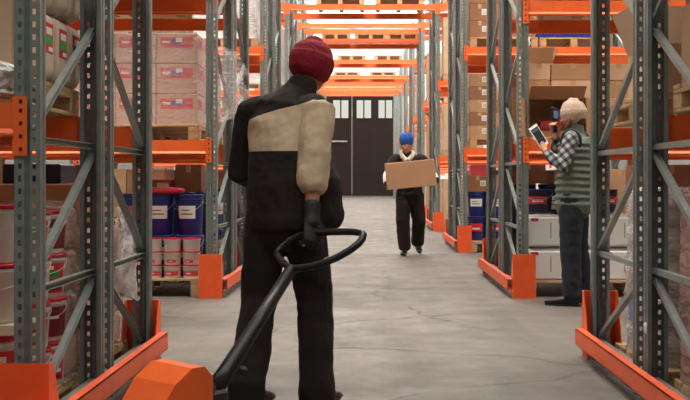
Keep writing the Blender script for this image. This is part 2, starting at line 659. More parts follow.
# (side, row): tunnel face, first y, frame depth, gap, heights of beam undersides
ROWS = {
    (-1, 1): dict(X=1.285, y0=4.28, d=1.05, g=.11, lv=[1.24, 2.50, 3.80, 5.2]),
    (1, 1): dict(X=1.335, y0=4.22, d=1.15, g=.14, lv=[1.25, 2.50, 3.80, 5.2]),
    (-1, 2): dict(X=1.385, y0=9.95, d=1.25, g=.15, lv=[1.30, 2.78, 4.2, 5.5]),
    (1, 2): dict(X=1.335, y0=9.95, d=1.25, g=.15, lv=[1.30, 2.56, 4.2, 5.5]),
    (-1, 3): dict(X=1.52, y0=16.2, d=1.25, g=.15, lv=[1.36, 2.90, 4.3, 5.6]),
    (1, 3): dict(X=1.335, y0=16.2, d=1.25, g=.15, lv=[1.41, 2.90, 4.3, 5.6]),
}
for r, y0 in zip(range(4, 11), (22.85, 29.3, 35.8, 42.3, 48.8, 55.3, 61.8)):
    for s in (-1, 1):
        ROWS[(s, r)] = dict(X=1.36 if s > 0 else round(1.156 + .0227 * y0, 3), y0=y0, d=1.25, g=.15, lv=[1.42, 3.0] if s > 0 else [1.36, 2.8])
TUN = {4: 4.59, 5: 5.12, 6: 4.85, 7: 4.95, 8: 5.05, 9: 5.98, 10: 5.98}
TUN2 = {5: 4.88, 7: 4.95, 8: 5.05, 9: 5.98, 10: 5.98}
BAY = 2.7
HALF = ['near rack', 'far rack']
for (s, r), R in ROWS.items():
    X, y0, d, g = R['X'], R['y0'], R['d'], R['g']
    D = 2 * d + g
    R['D'] = D
    rown = f"{ORD[r - 1]} rack row on the {SIDE[s]} of the passage"
    fr = f"{ORD[r - 1]} {SIDE[s]} row"
    frame(s, X, y0, d, False, f"grey perforated upright frame at the passage, near rack, {fr}")
    frame(s, X, y0 + d + g, d, True, f"grey perforated upright frame at the passage, far rack, {fr}")
    if r <= 8:
        guard(s, X, y0, D, f"orange steel end guard with floor rail, {fr}")
    if r in (2, 3):
        frame(s, X + .1 + BAY, y0, d, False, f"grey upright frame one bay inward, near rack, {fr}")
        frame(s, X + .1 + BAY, y0 + d + g, d, True, f"grey upright frame one bay inward, far rack, {fr}")
    lv = list(R['lv'])
    if r in TUN:
        lv.append(TUN[r])
    for li, z in enumerate(lv):
        for half in (0, 1):
            if (s, r, li, half) == (1, 2, 1, 1):
                continue
            ya = y0 + half * (d + g)
            xa, xb = (X + .1, X + .1 + BAY) if s > 0 else (-X - .1 - BAY, -X - .1)
            lev = ('lower', 'middle', 'upper', 'top')[li]
            beam(xa, xb, ya - .001, z, False, f"orange front crossbeam, {lev} level, {HALF[half]}, {fr}")
            beam(xa, xb, ya + d + .001, z, True, f"orange rear crossbeam, {lev} level, {HALF[half]}, {fr}")
for r, z in TUN.items():
    R = ROWS[(1, r)]
    for half in (0, 1):
        if half == 1:
            if r not in TUN2:
                continue
            z = TUN2[r]
        ya = R['y0'] + half * (R['d'] + R['g'])
        beam(-ROWS[(-1, r)]['X'], R['X'], ya - .001, z, False, f"orange crossbeam spanning the passage, front one of {HALF[half]}, {ORD[r - 1]} row")
        beam(-ROWS[(-1, r)]['X'], R['X'], ya + R['d'] + .001, z, True, f"orange crossbeam spanning the passage, rear one of {HALF[half]}, {ORD[r - 1]} row")

# ------------------------------------------------------------------ goods: kinds
def nm(v, k=3):
    return tuple(round(x, k) for x in v)


def pallet(loc, w, d, label, h=.144, rz=0, group=None):
    """wooden pallet: deck of boards on three skids"""
    o = thing('wooden_pallet', label, 'pallet', loc, rz, group)

    def deck():
        b = MB()
        n = 7
        bw = d / n * .78
        for i in range(n):
            y = -d / 2 + bw / 2 + (d - bw) * i / (n - 1)
            b.cbox((-w / 2, y - bw / 2, h - .022), (w / 2, y + bw / 2, h), .003)
        for i in range(3):
            x = -w / 2 + .05 + (w - .1) * i / 2
            b.cbox((x - .05, -d / 2, h - .044), (x + .05, d / 2, h - .022), .003)
        return b.data('deck', WOOD)

    def skid():
        b = MB()
        for i in range(3):
            y = -d / 2 + .07 + (d - .14) * i / 2
            b.cbox((-.05, y - .07, .02), (.05, y + .07, h - .044), .004)
        b.cbox((-.05, -d / 2, 0), (.05, d / 2, .02), .003)
        return b.data('skid', WOOD)
    link('deck', cached(('deck', nm((w, d, h))), deck), o)
    sk = cached(('skid', nm((d, h))), skid)
    for i in range(3):
        link('skid', sk, o, (-w / 2 + .05 + (w - .1) * i / 2, 0, 0))
    return o


def carton(loc, size, label, m=None, style='tape', rz=0, group=None, cat='cardboard box'):
    """closed carton with tape; style adds stickers or prints"""
    w, d, h = size
    m = m or CARD
    body = cached(('carton', nm(size), m.name), lambda: MB().cbox((-w / 2, -d / 2, 0), (w / 2, d / 2, h), .006).data('carton', m))
    o = link('carton', body, None, loc, (0, 0, rz))
    tag(o, label, cat, group)

    def tape():
        b = MB()
        b.box((-.025, -d / 2 - .001, h * .72), (.025, -d / 2 + .002, h))
        b.box((-.025, -d / 2 - .001, h - .002), (.025, d / 2 + .001, h + .001))
        b.box((-w / 2 + .004, -.0015, h), (w / 2 - .004, .0015, h + .0006), 1)
        return b.data('tape', [TAPE, SEAM])
    if style in ('tape', 'sticker'):
        link('tape', cached(('tape', nm(size)), tape), o)
    if style == 'sticker':
        def st():
            b = MB()
            s = min(.085, h * .42)
            x0 = w * .10
            b.box((x0, -d / 2 - .0022, h * .35), (x0 + s, -d / 2 + .001, h * .35 + s))
            for k in range(3):
                b.box((x0 + s * .15, -d / 2 - .0028, h * .35 + s * (.2 + .22 * k)), (x0 + s * .8, -d / 2, h * .35 + s * (.27 + .22 * k)), 1)
            return b.data('shipping_label', [PAPER, SEAM])
        link('shipping_label', cached(('st', nm(size)), st), o)
    if style == 'print':
        def pr():
            b = MB()
            y = -d / 2 - .001
            b.box((-w * .40, y, h * .52), (w * .40, y + .003, h * .86), 0)
            b.box((-w * .12, y - .0008, h * .62), (w * .10, y + .003, h * .80), 1)
            b.box((-w * .02, y - .0014, h * .70), (w * .14, y + .003, h * .84), 2)
            b.box((-w * .36, y - .0008, h * .66), (-w * .16, y + .003, h * .74), 2)
            b.box((w * .16, y - .0008, h * .60), (w * .37, y + .003, h * .68), 3)
            x = w / 2 + .001
            b.box((x - .003, -d * .38, h * .52), (x, d * .38, h * .86), 0)
            b.box((x - .003, -d * .1, h * .62), (x + .0008, d * .12, h * .80), 1)
            return b.data('printed_band', [PINKP, BLUEP, PAPER, REDP])
        link('printed_band', cached(('pr', nm(size)), pr), o)
    return o


def open_carton(loc, size, label, m=None, front_open=False, rz=0, flaps=(50, 62, 40, 70)):
    """carton with its flaps standing open, hollow inside"""
    w, d, h = size
    m = m or CARD
    t = .006
    b = MB()
    b.box((-w / 2, -d / 2, 0), (w / 2, d / 2, t))
    b.box((-w / 2, d / 2 - t, t), (w / 2, d / 2, h))
    b.box((-w / 2, -d / 2, t), (-w / 2 + t, d / 2 - t, h))
    b.box((w / 2 - t, -d / 2, t), (w / 2, d / 2 - t, h))
    if front_open:
        b.box((-w / 2 + t, -d / 2, t), (w / 2 - t, -d / 2 + t, h * .16))
        b.box((-w / 2 + t, -d / 2, h - t), (w / 2 - t, d / 2 - t, h))
    else:
        b.box((-w / 2 + t, -d / 2, t), (w / 2 - t, -d / 2 + t, h))
    o = link('carton', b.data('open_carton', m), None, loc, (0, 0, rz))
    tag(o, label, 'cardboard box')
    if front_open:
        q = MB(); q.box((-w / 2, 0, -.002), (w / 2, .004, d * .38))
        link('flap', q.data('flap', m), o, (0, -d / 2, h), (math.radians(58), 0, 0))
        q = MB(); q.box((-.002, -d * .42, 0), (.004, 0, h * .96))
        link('flap', q.data('flap', m), o, (-w / 2, -d / 2, 0), (0, 0, math.radians(-28)))
    else:
        fl = min(w, d) * .5
        for (px, py, ang, fw, a) in ((0, -d / 2, 0, w, flaps[0]), (0, d / 2, PI, w, flaps[1]), (-w / 2, 0, -PI / 2, d, flaps[2]), (w / 2, 0, PI / 2, d, flaps[3])):
            q = MB(); q.box((-fw / 2 + .004, -.002, 0), (fw / 2 - .004, .002, fl))
            e = Matrix.Rotation(ang, 4, 'Z') @ Matrix.Rotation(math.radians(a), 4, 'X')
            f = link('flap', q.data('flap', m), o, (px, py, h))
            f.rotation_euler = e.to_euler()
    return o


def arc_patch(r0, r1, z0, z1, a0, a1, bands, off=.0016, n=12):
    """curved print on a tapering tub; bands: (from, to, material index) up its height"""
    b = MB()
    for k, (u0, u1, mi, b0, b1) in enumerate(bands):
        vs = []
        for u in (u0, u1):
            r = r0 + (r1 - r0) * (z0 + (z1 - z0) * u) + off + (.0006 * k if k else 0)
            for j in range(n + 1):
                a = a0 + (a1 - a0) * (b0 + (b1 - b0) * j / n)
                vs.append((r * math.cos(a), r * math.sin(a), z0 + (z1 - z0) * u))
        fs = [(j, j + 1, n + 2 + j, n + 1 + j) for j in range(n)]
        b.add(vs, fs, mi, True)
    return b


def tub(loc, r, h, label, body, lid, style=None, rot=0, group=None, name='plastic_bucket', cat='bucket', bail=True):
    """tapering tub with snap lid, print and wire handle"""
    rb = r * .88
    bd = cached(('tub', nm((r, h)), body.name), lambda: MB().lathe([(rb * .97, 0), (rb, .006), (r * .965, h * .84), (r * .99, h * .85), (r * .99, h * .89), (r * .97, h * .9), (r * .975, h * .95)], 28).data(name, body))
    o = link(name, bd, None, loc, (0, 0, rot))
    tag(o, label, cat, group)
    ld = cached(('lid', nm((r, h)), lid.name), lambda: MB().lathe([(r * .985, h * .92), (r * 1.02, h * .925), (r * 1.02, h * .985), (r * 1.0, h), (r * .93, h), (r * .91, h * .975), (r * .02, h * .975)], 28).data('lid', lid))
    link('lid', ld, o)
    rate = (r * .965 - rb) / (h * .84)
    if style:
        def lab():
            z0, z1 = h * .12, h * .80
            # local radius along height: rb + rate*z
            A = lambda bands, a0, a1: arc_patch(rb, rb + rate, z0, z1, a0, a1, bands)
            if style == 'redgreen':
                b = A([(0, 1, 0, 0, 1), (.78, .90, 1, .08, .7), (.50, .74, 2, .0, .85), (.56, .68, 1, .1, .5), (.08, .2, 3, .3, .9), (.28, .40, 1, .55, .9)], -PI * .80, -PI * .18)
                return b.data('printed_label', [REDP, PAPER, GREENP, MAROON])
            if style == 'maroon':
                b = A([(0, 1, 0, 0, 1), (.6, .7, 1, .1, .6)], -PI * .72, -PI * .05)
                return b.data('printed_label', [MAROON, PAPER])
            if style == 'white':
                b = A([(.42, .88, 0, .26, .74), (.56, .60, 1, .34, .66), (.70, .73, 1, .34, .58)], -PI * .95, -PI * .05)
                return b.data('paper_label', [PAPER, NAVY])
            if style == 'red':
                b = A([(.38, .86, 0, .25, .75), (.5, .6, 1, .35, .65)], -PI * .95, -PI * .05)
                return b.data('paper_label', [REDP, PAPER])
            if style == 'tubsmall':
                return A([(.05, .42, 0, .30, .70), (.18, .28, 1, .40, .56)], -PI * .95, -PI * .05).data('printed_label', [PINKP, PAPER])
            if style == 'tub':
                b = A([(.08, .62, 0, .12, .88), (.30, .42, 1, .36, .56)], -PI * .95, -PI * .05)
                return b.data('printed_label', [PINKP, PAPER])
        link('printed_label', cached(('lab', style, nm((r, h))), lab), o)
    if bail:
        def hb():
            pts = []
            for k in range(13):
                a = PI * k / 12
                pts.append((r * 1.0 * math.cos(a), -r * 1.0 * math.sin(a) * .95 - .002, h * .86 - math.sin(a) * h * .30))
            return MB().tube(pts, .0018, 6).data('wire_handle', WHITE)
        link('wire_handle', cached(('bail', nm((r, h))), hb), o)
    return o


def superell(a, b, c, e1=.35, e2=.35, nu=28, nv=16, jit=0.0, seed=0):
    rnd = random.Random(seed)
    sg = lambda t, e: math.copysign(abs(t) ** e, t)
    vs, fs = [], []
    for i in range(nv + 1):
        v = -PI / 2 + PI * i / nv
        for j in range(nu):
            u = 2 * PI * j / nu
            k = 1 + rnd.uniform(-jit, jit)
            vs.append((a * sg(math.cos(v), e1) * sg(math.cos(u), e2) * k, b * sg(math.cos(v), e1) * sg(math.sin(u), e2) * k, c * sg(math.sin(v), e1) + c))
    for i in range(nv):
        for j in range(nu):
            fs.append((i * nu + j, i * nu + (j + 1) % nu, (i + 1) * nu + (j + 1) % nu, (i + 1) * nu + j))
    m = MB()
    m.add(vs, fs, 0, True)
    return m


def wrap(loc, hx, hy, h, label, m, e=.28, jit=.008, seed=1, name='stretch_wrap', open_top=False):
    """stretch film pulled round a pallet load"""
    rnd = random.Random(seed)
    b = MB()
    n, nz = 48, 26
    sg = lambda t: math.copysign(abs(t) ** e, t)
    vs, fs = [], []
    ph = [rnd.uniform(0, 6) for _ in range(6)]
    for i in range(nz + 1):
        z = h * i / nz
        for j in range(n):
            u = 2 * PI * j / n
            k = 1 + jit * (math.sin(3 * u + ph[0] + z * 9) + math.sin(z * 38 + ph[1] + u) * .8 + rnd.uniform(-.6, .6))
            if not open_top and i == nz:
                k *= .965
            vs.append((hx * sg(math.cos(u)) * k, hy * sg(math.sin(u)) * k, z))
    for i in range(nz):
        for j in range(n):
            fs.append((i * n + j, i * n + (j + 1) % n, (i + 1) * n + (j + 1) % n, (i + 1) * n + j))
    if not open_top:
        fs.append(tuple(nz * n + j for j in range(n)))
    b.add(vs, fs, 0, True)
    o = link(name, b.data(name, m), None, loc)
    return tag(o, label, 'plastic wrap')


def crumple(loc, a, b, c, label, m, seed, name='crumpled_film', parent=None):
    rnd = random.Random(seed)
    mb = superell(a, b, c, .8, .8, 22, 14, .26, seed)
    mb.smooth = [False] * len(mb.f)
    o = link(name, mb.data(name, m), parent, loc, (rnd.uniform(-.3, .3), rnd.uniform(-.3, .3), rnd.uniform(0, 3)))
    if not parent:
        tag(o, label, 'plastic film')
    return o


def sack(loc, a, b, h, label, printed=True, side=1, seed=0, m=None):
    """stuffed paper sack, print on the side that faces the passage"""
    o = link('paper_sack', superell(a, b, h / 2, .30, .26, 32, 18, .006, seed).data('paper_sack', m or SACK), None, loc)
    tag(o, label, 'sack')
    if printed:
        q = MB()
        x = side * (a + .0015)
        for (y0, y1, z0, z1, mi, t) in ((-.55, .55, .40, .82, 0, 0), (-.40, .40, .66, .76, 1, .001), (-.5, .35, .52, .64, 2, .0015), (-.1, .45, .43, .49, 1, .001)):
            q.box((x - .003, b * y0, h * z0), (x + t, b * y1, h * z1), mi)
        link('printed_label', q.data('printed_label', [REDP, PAPER, GREENP]), o)
    q = MB(); q.box((-a * .8, -.004, h - .006), (a * .8, .004, h + .012))
    link('stitched_seam', q.data('stitched_seam', CARD_L), o)
    return o


def canister(loc, size, label):
    """white square canister: moulded shoulders, red cap label, grip slot"""
    w, d, h = size

    def body():
        b = MB()
        b.cbox((-w / 2, -d / 2, 0), (w / 2, d / 2, h * .90), .018)
        b.cbox((-w / 2 + .02, -d / 2 + .02, h * .88), (w / 2 - .02, d / 2 - .02, h * .955), .014)
        b.cbox((-w * .16, -d * .12, h * .93), (w * .28, d * .12, h), .012)
        return b.data('canister', WHITE)
    o = link('plastic_canister', cached(('can', nm(size)), body), None, loc)
    tag(o, label, 'canister')

    def lab():
        b = MB(); b.box((-w * .36, -d / 2 - .002, h * .76), (-w * .16, -d / 2 + .002, h * .85))
        return b.data('red_label', REDP)

    def slot():
        b = MB(); b.box((w * .17, -d / 2 - .0015, h * .25), (w * .20, -d / 2 + .002, h * .72))
        b.box((-w * .40, -d / 2 - .0012, h * .04), (w * .40, -d / 2 + .002, h * .05))
        return b.data('sight_strip', mat('grey_strip', (150, 150, 146), .5))

    def cap():
        return MB().lathe([(.026, h * .955), (.028, h * .96), (.028, h * 1.0), (.02, h * 1.005)], 16, (-w * .3, 0, 0)).data('cap', RED)
    link('red_label', cached(('clab', nm(size)), lab), o)['label'] = 'red label'
    link('sight_strip', cached(('cslot', nm(size)), slot), o)
    link('cap', cached(('ccap', nm(size)), cap), o)
    return o


def stack(x0, y0, z0, cols, tiers, size, m, style, what, where, group=None, gap=.004, step=1, jx=.008):
    """front row of cartons on a pallet, each an object of its own"""
    w, d, h = size
    for t in range(tiers):
        for c in range(cols):
            x = x0 + step * (c + .5) * (w + gap) + random.uniform(-jx, jx) * .5
            mm = m[(t + c) % len(m)] if isinstance(m, list) else m
            lab = f"{what}, {ORD[t]} tier, {ORD[c]} from passage, {where}"
            carton((x, y0 + d / 2 + random.uniform(0, jx), z0 + t * (h + .0015)), size, lab, mm, style, 0, group)


# ------------------------------------------------------------------ goods: first row, left of the passage
pallet((-1.98, 4.87, 0), 1.12, 1.04, 'wooden pallet on the floor under the white and red buckets at the left edge', .13)
for t, (z, h, st) in enumerate(((.13, .31, 'redgreen'), (.492, .238, None), (.732, .238, None))):
    tub((-1.555, 4.53, z), .130, h, ('large bucket with red lid and red-green label, under the wooden board' if t == 0 else
        f"large plain white bucket with red lid at the left edge, {'lower' if t == 1 else 'upper'} one above the board"), WHITE, RED, st, .35)
    tub((-1.83, 4.53, z), .130, h, f"large red-lidded bucket deeper in the shelf, {ORD[t]} tier of the left-edge stack", WHITE, RED, st, .35)
q = MB(); q.cbox((-2.45, 4.41, .443), (-1.41, 4.66, .489), .004)
tag(link('wooden_board', q.data('wooden_board', mat('pale_board', (214, 196, 168), .75, 0, .06, 6))), 'pale wooden board lying between tiers of large red-lidded buckets', 'board')
for t in range(4):
    for c, y in enumerate((4.84, 5.09)):
        tub((-1.525, y, .13 + t * .2005), .117, .20, f"red-lidded bucket with printed label, {ORD[t]} tier, {'nearer' if c == 0 else 'farther'} pair, inside the near left frame",
            RED if (t + c) % 2 and False else WHITE, RED, 'redgreen' if c == 0 or t % 2 == 0 else 'maroon', .30 + .12 * c + .1 * (t % 2))
for t in range(4):
    sack((-1.58, 5.305, .13 + t * .205), .15, .085, .20, f"rosy film-wrapped bag behind the red buckets, {ORD[t]} tier", False, seed=t, m=CARD_P)
wrap((-1.58, 5.305, .13), .165, .10, .84, 'clear film round the small bag stack behind the red buckets', WRAPC, .4, .02, 3)

# far rack of the same row: wrapped bags with cartons on top, loose film hanging out
pallet((-1.98, 6.02, 0), 1.10, 1.0, 'wooden pallet under the film-wrapped bags in the first left row', .13)
for t in range(4):
    for c in range(2):
        sack((-1.66, 5.80 + .44 * c, .13 + t * .172), .21, .215, .17, f"rosy bag inside film, {ORD[t]} tier, {'nearer' if c == 0 else 'farther'} stack, first left row", False, seed=t + 9, m=CARD_P)
wrap((-1.66, 6.02, .12), .235, .47, .73, 'clear stretch film round the rosy bags low in the first left row', WRAPC, .25, .014, 5)
for c in range(2):
    carton((-1.70, 5.79 + .46 * c, .85), (.46, .42, .20), f"plain carton on top of the film-wrapped bags, {'nearer' if c == 0 else 'farther'} of two", CARD, 'tape')
carton((-1.74, 5.80, 1.052), (.30, .30, .10), 'flat dark box on the plain carton in the first left row', NAVY, 'none')
rnd = random.Random(4)
vs, fs = [], []
nu, nv = 14, 18
for i in range(nv + 1):
    for j in range(nu + 1):
        u, v = j / nu, i / nv
        y = 6.05 + .50 * u + .05 * math.sin(7 * v)
        z = .92 - .55 * v * (0.6 + .4 * math.sin(2.4 * u + .3))
        x = -1.405 + .05 * math.sin(9 * u + 4 * v) * (0.3 + v) + .035 * v + rnd.uniform(-.008, .008)
        vs.append((min(x, -1.335), y, z))
for i in range(nv):
    for j in range(nu):
        fs.append((i * (nu + 1) + j, i * (nu + 1) + j + 1, (i + 1) * (nu + 1) + j + 1, (i + 1) * (nu + 1) + j))
q = MB(); q.add(vs, fs, 0, True)
tag(link('loose_film', q.data('loose_film', film('hanging_film', (232, 230, 228), .45, .2, 14, (1, 1, 1)))), 'loose clear film hanging off the bags beside the far left post', 'plastic film')

# upper shelf, first row left: a brown box and printed sacks on a pallet
pallet((-1.98, 4.86, 1.374), 1.12, 1.02, 'wooden pallet on the beams under the printed sacks, upper left', .13)
carton((-1.73, 4.56, 1.53), (.60, .30, .52), 'tall brown carton at the upper left edge, partly behind the post', CARD_L, 'tape')
crumple((-1.50, 4.385, 1.41), .10, .05, .07, 'crumpled clear film under the tall brown carton, upper left edge', FILMW, 2)
for t in range(2):
    for c in range(3):
        sack((-1.62, 4.865 + .225 * c, 1.505 + t * .325), .20, .108, .315, f"beige paper sack with red-green print, {'lower' if t == 0 else 'upper'} tier, {ORD[c]} along the upper left shelf", True, 1, seed=c + t * 5)

# ------------------------------------------------------------------ second row, left
pallet((-2.13, 10.55, 0), 1.18, 1.0, 'wooden pallet under small white tubs, second left row', .17)
for t in range(3):
    for c in range(6):
        tub((-1.645 - .176 * c, 10.14, .17 + .1225 * t), .084, .122, f"small white tub with red lid, {ORD[t]} tier up, {ORD[c]} from the passage, second left row",
            WHITE, RED, ('tub', 'tubsmall', None)[t], random.uniform(-.25, .25), 'small red-lidded tubs in the second left row', 'plastic_tub', 'tub', False)
for t in range(2):
    for c in range(4):
        tub((-1.70 - .275 * c, 10.38, .17 + .385 * t), .132, .382, f"blue lidded pail behind the small tubs, {'lower' if t == 0 else 'upper'} tier, {ORD[c]} from the passage",
            BLUE, BLUE, 'white' if (c + t) % 3 else 'red', .1 * c - .1, 'blue pails behind the small tubs', 'plastic_pail', 'pail', True)
o = link('flat_bag', superell(.20, .13, .03, .5, .4, 24, 10, .02, 4).data('flat_bag', REDP), None, (-1.95, 10.36, .94))
tag(o, 'flat red and white bag lying on the blue pails, second left row', 'bag')
link('white_panel', MB().box((-.12, -.06, .055), (.09, .07, .062)).data('white_panel', PAPER), o)
pallet((-2.05, 11.95, 0), 1.0, 1.0, 'wooden pallet under the blue pails at the far side of the second left row', .17)
for t in range(2):
    for c in range(3):
        tub((-1.69, 11.58 + .30 * c, .17 + .385 * t), .14, .383, f"blue pail beside the passage, far rack of second left row, {'lower' if t == 0 else 'upper'} tier, {ORD[c]} along", BLUE, BLUE, 'white', .9, None, 'plastic_pail', 'pail', True)
    tub((-2.0, 11.58, .17 + .385 * t), .14, .383, f"blue pail one place in from the passage, far rack of second left row, {'lower' if t == 0 else 'upper'} tier", BLUE, BLUE, None, 0, None, 'plastic_pail', 'pail', True)
carton((-1.90, 11.66, .942), (.27, .30, .29), 'brown carton on the blue pails, second left row', CARD_D, 'tape')
q = carton((-2.28, 11.60, .17), (.26, .30, .78), 'tall plain carton standing beside the blue pails, second left row', CARD_D, 'tape')
q = carton((-2.22, 11.60, .952), (.30, .26, .12), 'rosy and green printed pack on a tall carton, second left row', PINKP, 'none')
link('green_panel', MB().box((-.10, -.1315, .03), (-.03, -.128, .11)).data('green_panel', GREENP), q)
link('white_panel', MB().box((0, -.1315, .04), (.12, -.128, .09)).data('white_panel', PAPER), q)

pallet((-2.14, 10.56, 1.434), 1.16, 1.04, 'wooden pallet on the beams under the printed cartons, second left row', .144)
for t in range(3):
    for c in range(3):
        carton((-1.775 - .377 * c, 10.30, 1.579 + .281 * t), (.372, .40, .279), f"rosy-banded carton inside film, {ORD[t]} tier, {ORD[c]} from the passage, second left row", CARD_P, 'print')
    carton((-1.775, 10.72, 1.579 + .281 * t), (.372, .40, .279), f"rosy-banded carton behind the passage-side stack, {ORD[t]} tier", CARD_P, 'print')
wrap((-2.15, 10.52, 1.57), .575, .47, .86, 'clear stretch film round the rosy printed cartons, second left row', WRAPC, .16, .006, 8)
crumple((-1.535, 10.5, 1.62), .035, .36, .38, 'clear bunched film on the passage side of the printed cartons', WRAPC, 12)

# ------------------------------------------------------------------ third row, left
def load_white(s, X, y, z, h, where, w=.50, seed=0):
    pallet((s * (X + .15 + w), y + .52, z), w * 2, .98, f"wooden pallet under the white wrapped load, {where}", .144)
    o = wrap((s * (X + .15 + w), y + .52, z + .145), w * .97, .47, h, f"white film-wrapped pallet load, {where}", WRAPW, .22, .012, seed, 'wrapped_load')
    o['category'] = 'pallet load'
    hw = w * .89
    link('goods', MB().cbox((-hw, -.42, .002), (hw, .42, h * .96), .02).data('goods', mat('pale_block', (225, 222, 220), .8)), o)


load_white(-1, 1.52, 16.3, 3.034, 1.15, 'middle level of third left row', .5, 21)
pallet((-2.14, 16.8, 1.494), 1.0, 1.0, 'wooden pallet under the red and white boxes, third left row')
for t in range(3):
    for c in range(2):
        q = carton((-1.84 - .42 * c, 16.55, 1.64 + .222 * t), (.40, .38, .22), f"red box with white panel, {ORD[t]} tier, {ORD[c]} from the passage, third left row", REDP, 'none')
        link('white_panel', MB().box((-.12, -.192, .06), (.06, -.189, .16)).data('white_panel', PAPER), q)
pallet((-2.14, 16.8, 0), 1.0, 1.0, 'wooden pallet on the floor under blue pails, third left row')
for t in range(2):
    for c in range(3):
        tub((-1.84 - .32 * c, 16.5, .144 + .40 * t), .15, .398, f"blue pail on the floor pallet, {'lower' if t == 0 else 'upper'} tier, {ORD[c]} from the passage, third left row", BLUE, BLUE, 'white', 0, None, 'plastic_pail', 'pail', True)

# ------------------------------------------------------------------ second row, right
pallet((1.98, 10.55, 0), 1.12, 1.0, 'wooden pallet under the white canisters beside the man with the tablet', .15)
for t in range(2):
    for c in range(3):
        canister((1.595 + .338 * c, 10.24, .151 + .309 * t), (.332, .33, .305), f"white canister with red label, {'lower' if t == 0 else 'upper'} tier, {ORD[c]} from the orange guard")
for c in range(3):
    o = tub((1.57 + .30 * c, 10.26, .768), .135, .215, f"dark blue bucket with red band standing on the canisters, {ORD[c]} from the passage", NAVY, BLUE, 'red', -.2 + .3 * c, None, 'plastic_bucket', 'bucket', True)
pallet((1.98, 11.95, 0), 1.0, 1.0, 'wooden pallet under navy barrels, far rack of the second right row', .15)
for t in range(2):
    for c in range(3):
        tub((1.60, 11.60 + .31 * c, .15 + .44 * t), .145, .436, f"navy barrel beside the passage, far rack of second right row, {'lower' if t == 0 else 'upper'} tier, {ORD[c]} along", NAVY, NAVY, 'white' if c == 0 else None, .6, None, 'plastic_barrel', 'barrel', False)
    for c in range(2):
        tub((1.92 + .31 * c, 11.60, .15 + .44 * t), .145, .436, f"navy barrel deeper in the far rack, second right row, {'lower' if t == 0 else 'upper'} tier, {ORD[c]} inward", NAVY, NAVY, 'white', 0, None, 'plastic_barrel', 'barrel', False)
carton((1.66, 11.66, 1.033), (.36, .30, .20), 'plain carton on the navy barrels, second right row', CARD_D, 'tape')

q = MB(); q.cbox((1.445, 9.98, 1.434), (2.75, 11.12, 1.462), .004)
tag(link('shelf_board', q.data('shelf_board', mat('shelf_board', (196, 160, 120), .8, 0, .06, 5))), 'wooden shelf board on the beams under open cartons behind the bearded man', 'board')
oc = open_carton((1.70, 10.28, 1.463), (.50, .48, .355), 'large carton open at the front with goods inside, beside the tablet', CARD, True)
q = carton((1.66, 10.16, 1.528), (.20, .12, .085), 'small rosy pack inside the open-fronted carton', PINKP, 'none')
q = carton((1.80, 10.28, 1.470), (.12, .10, .24), 'small grey and white pack standing inside the open-fronted carton', mat('grey_pack', (150, 150, 150), .6), 'none')
carton((2.18, 10.25, 1.463), (.42, .46, .355), 'plain carton behind the man in the beige beanie', CARD, 'tape')
carton((2.60, 10.25, 1.463), (.40, .46, .355), 'plain carton seen between the posts behind the man', CARD, 'tape')
for t, h in ((0, .16), (1, .15)):
    for c, (x, w) in enumerate(((1.545, .20), (1.855, .40), (2.275, .42), (2.70, .40))):
        carton((x, 10.24 + .01 * c, 1.820 + .162 * t), (w, .40, h), f"shallow taped carton on the upper tiers behind the man, {'lower' if t == 0 else 'upper'} layer, {ORD[c]} from the passage", [CARD, CARD_L][(c + t) % 2], 'tape')
open_carton((1.60, 10.62, 1.463), (.26, .30, .74), 'tall open carton with raised flap behind the shallow cartons', CARD_L, False, .1, (20, 35, -12, 25))
open_carton((1.60, 11.85, 1.434), (.28, .40, .62), 'open tall carton beside the passage, far rack of the second right row', CARD, False, 0, (25, 40, 15, 30))
carton((1.95, 11.75, 1.434), (.36, .36, .60), 'tall carton one place in from the passage, far rack of second right row', CARD, 'sticker')

# ------------------------------------------------------------------ first row, right
pallet((1.98, 6.07, 0), 1.04, 1.0, 'wooden pallet under the pale wrapped column, first right row', .10)
for t in range(5):
    sack((1.97, 6.07, .10 + .182 * t), .475, .435, .18, f"pale bag layer inside the film column, {ORD[t]} layer up, first right row", False, seed=30 + t, m=mat('pale_sack', (238, 230, 228), .7, 0, .06, 5))
wrap((1.97, 6.07, .09), .495, .455, .94, 'pale film wrapped round the tall column of bags, first right row', film('pale_film', (236, 230, 232), .5, .2, 6, (1, 1, 7)), .35, .012, 40)
q = MB()
for (y0, y1, z0, z1) in ((5.86, 6.02, .62, .74), (5.80, 5.92, .40, .52), (6.08, 6.22, .28, .40)):
    q.box((1.463, y0, z0), (1.468, y1, z1))
tag(link('blue_printed_sheet', q.data('blue_printed_sheet', mat('blue_sheet', (120, 150, 196), .5))), 'blue printed panels showing on the pale wrapped column', 'label')
pallet((1.96, 4.74, 0), 1.04, .94, 'wooden pallet under the brown wrapped column at the right edge', .13)
for t in range(4):
    for c in range(2):
        carton((1.70 + .44 * c, 4.76, .131 + .222 * t), (.43, .80, .22), f"brown carton inside the film column at the right edge, {ORD[t]} tier, {ORD[c]} from the passage", CARD_D, 'none')
wrap((1.94, 4.76, .125), .495, .455, .905, 'rosy brown stretch film round the carton column at the right edge', WRAPP, .16, .004, 44)
pallet((1.98, 6.06, 1.384), 1.08, 1.02, 'wooden pallet on the beams under an open carton, first right row', .135)
open_carton((1.75, 6.05, 1.520), (.50, .62, .26), 'open carton with tilted flaps between the two posts, upper right', CARD_L, False, 0.03, (-30, 30, 22, 45))
pallet((1.96, 4.74, 1.384), 1.04, .98, 'wooden pallet on the beams under the big carton at the upper right edge', .135)
carton((1.72, 4.86, 1.520), (.52, .60, .36), 'big plain carton at the upper right edge', CARD, 'tape')
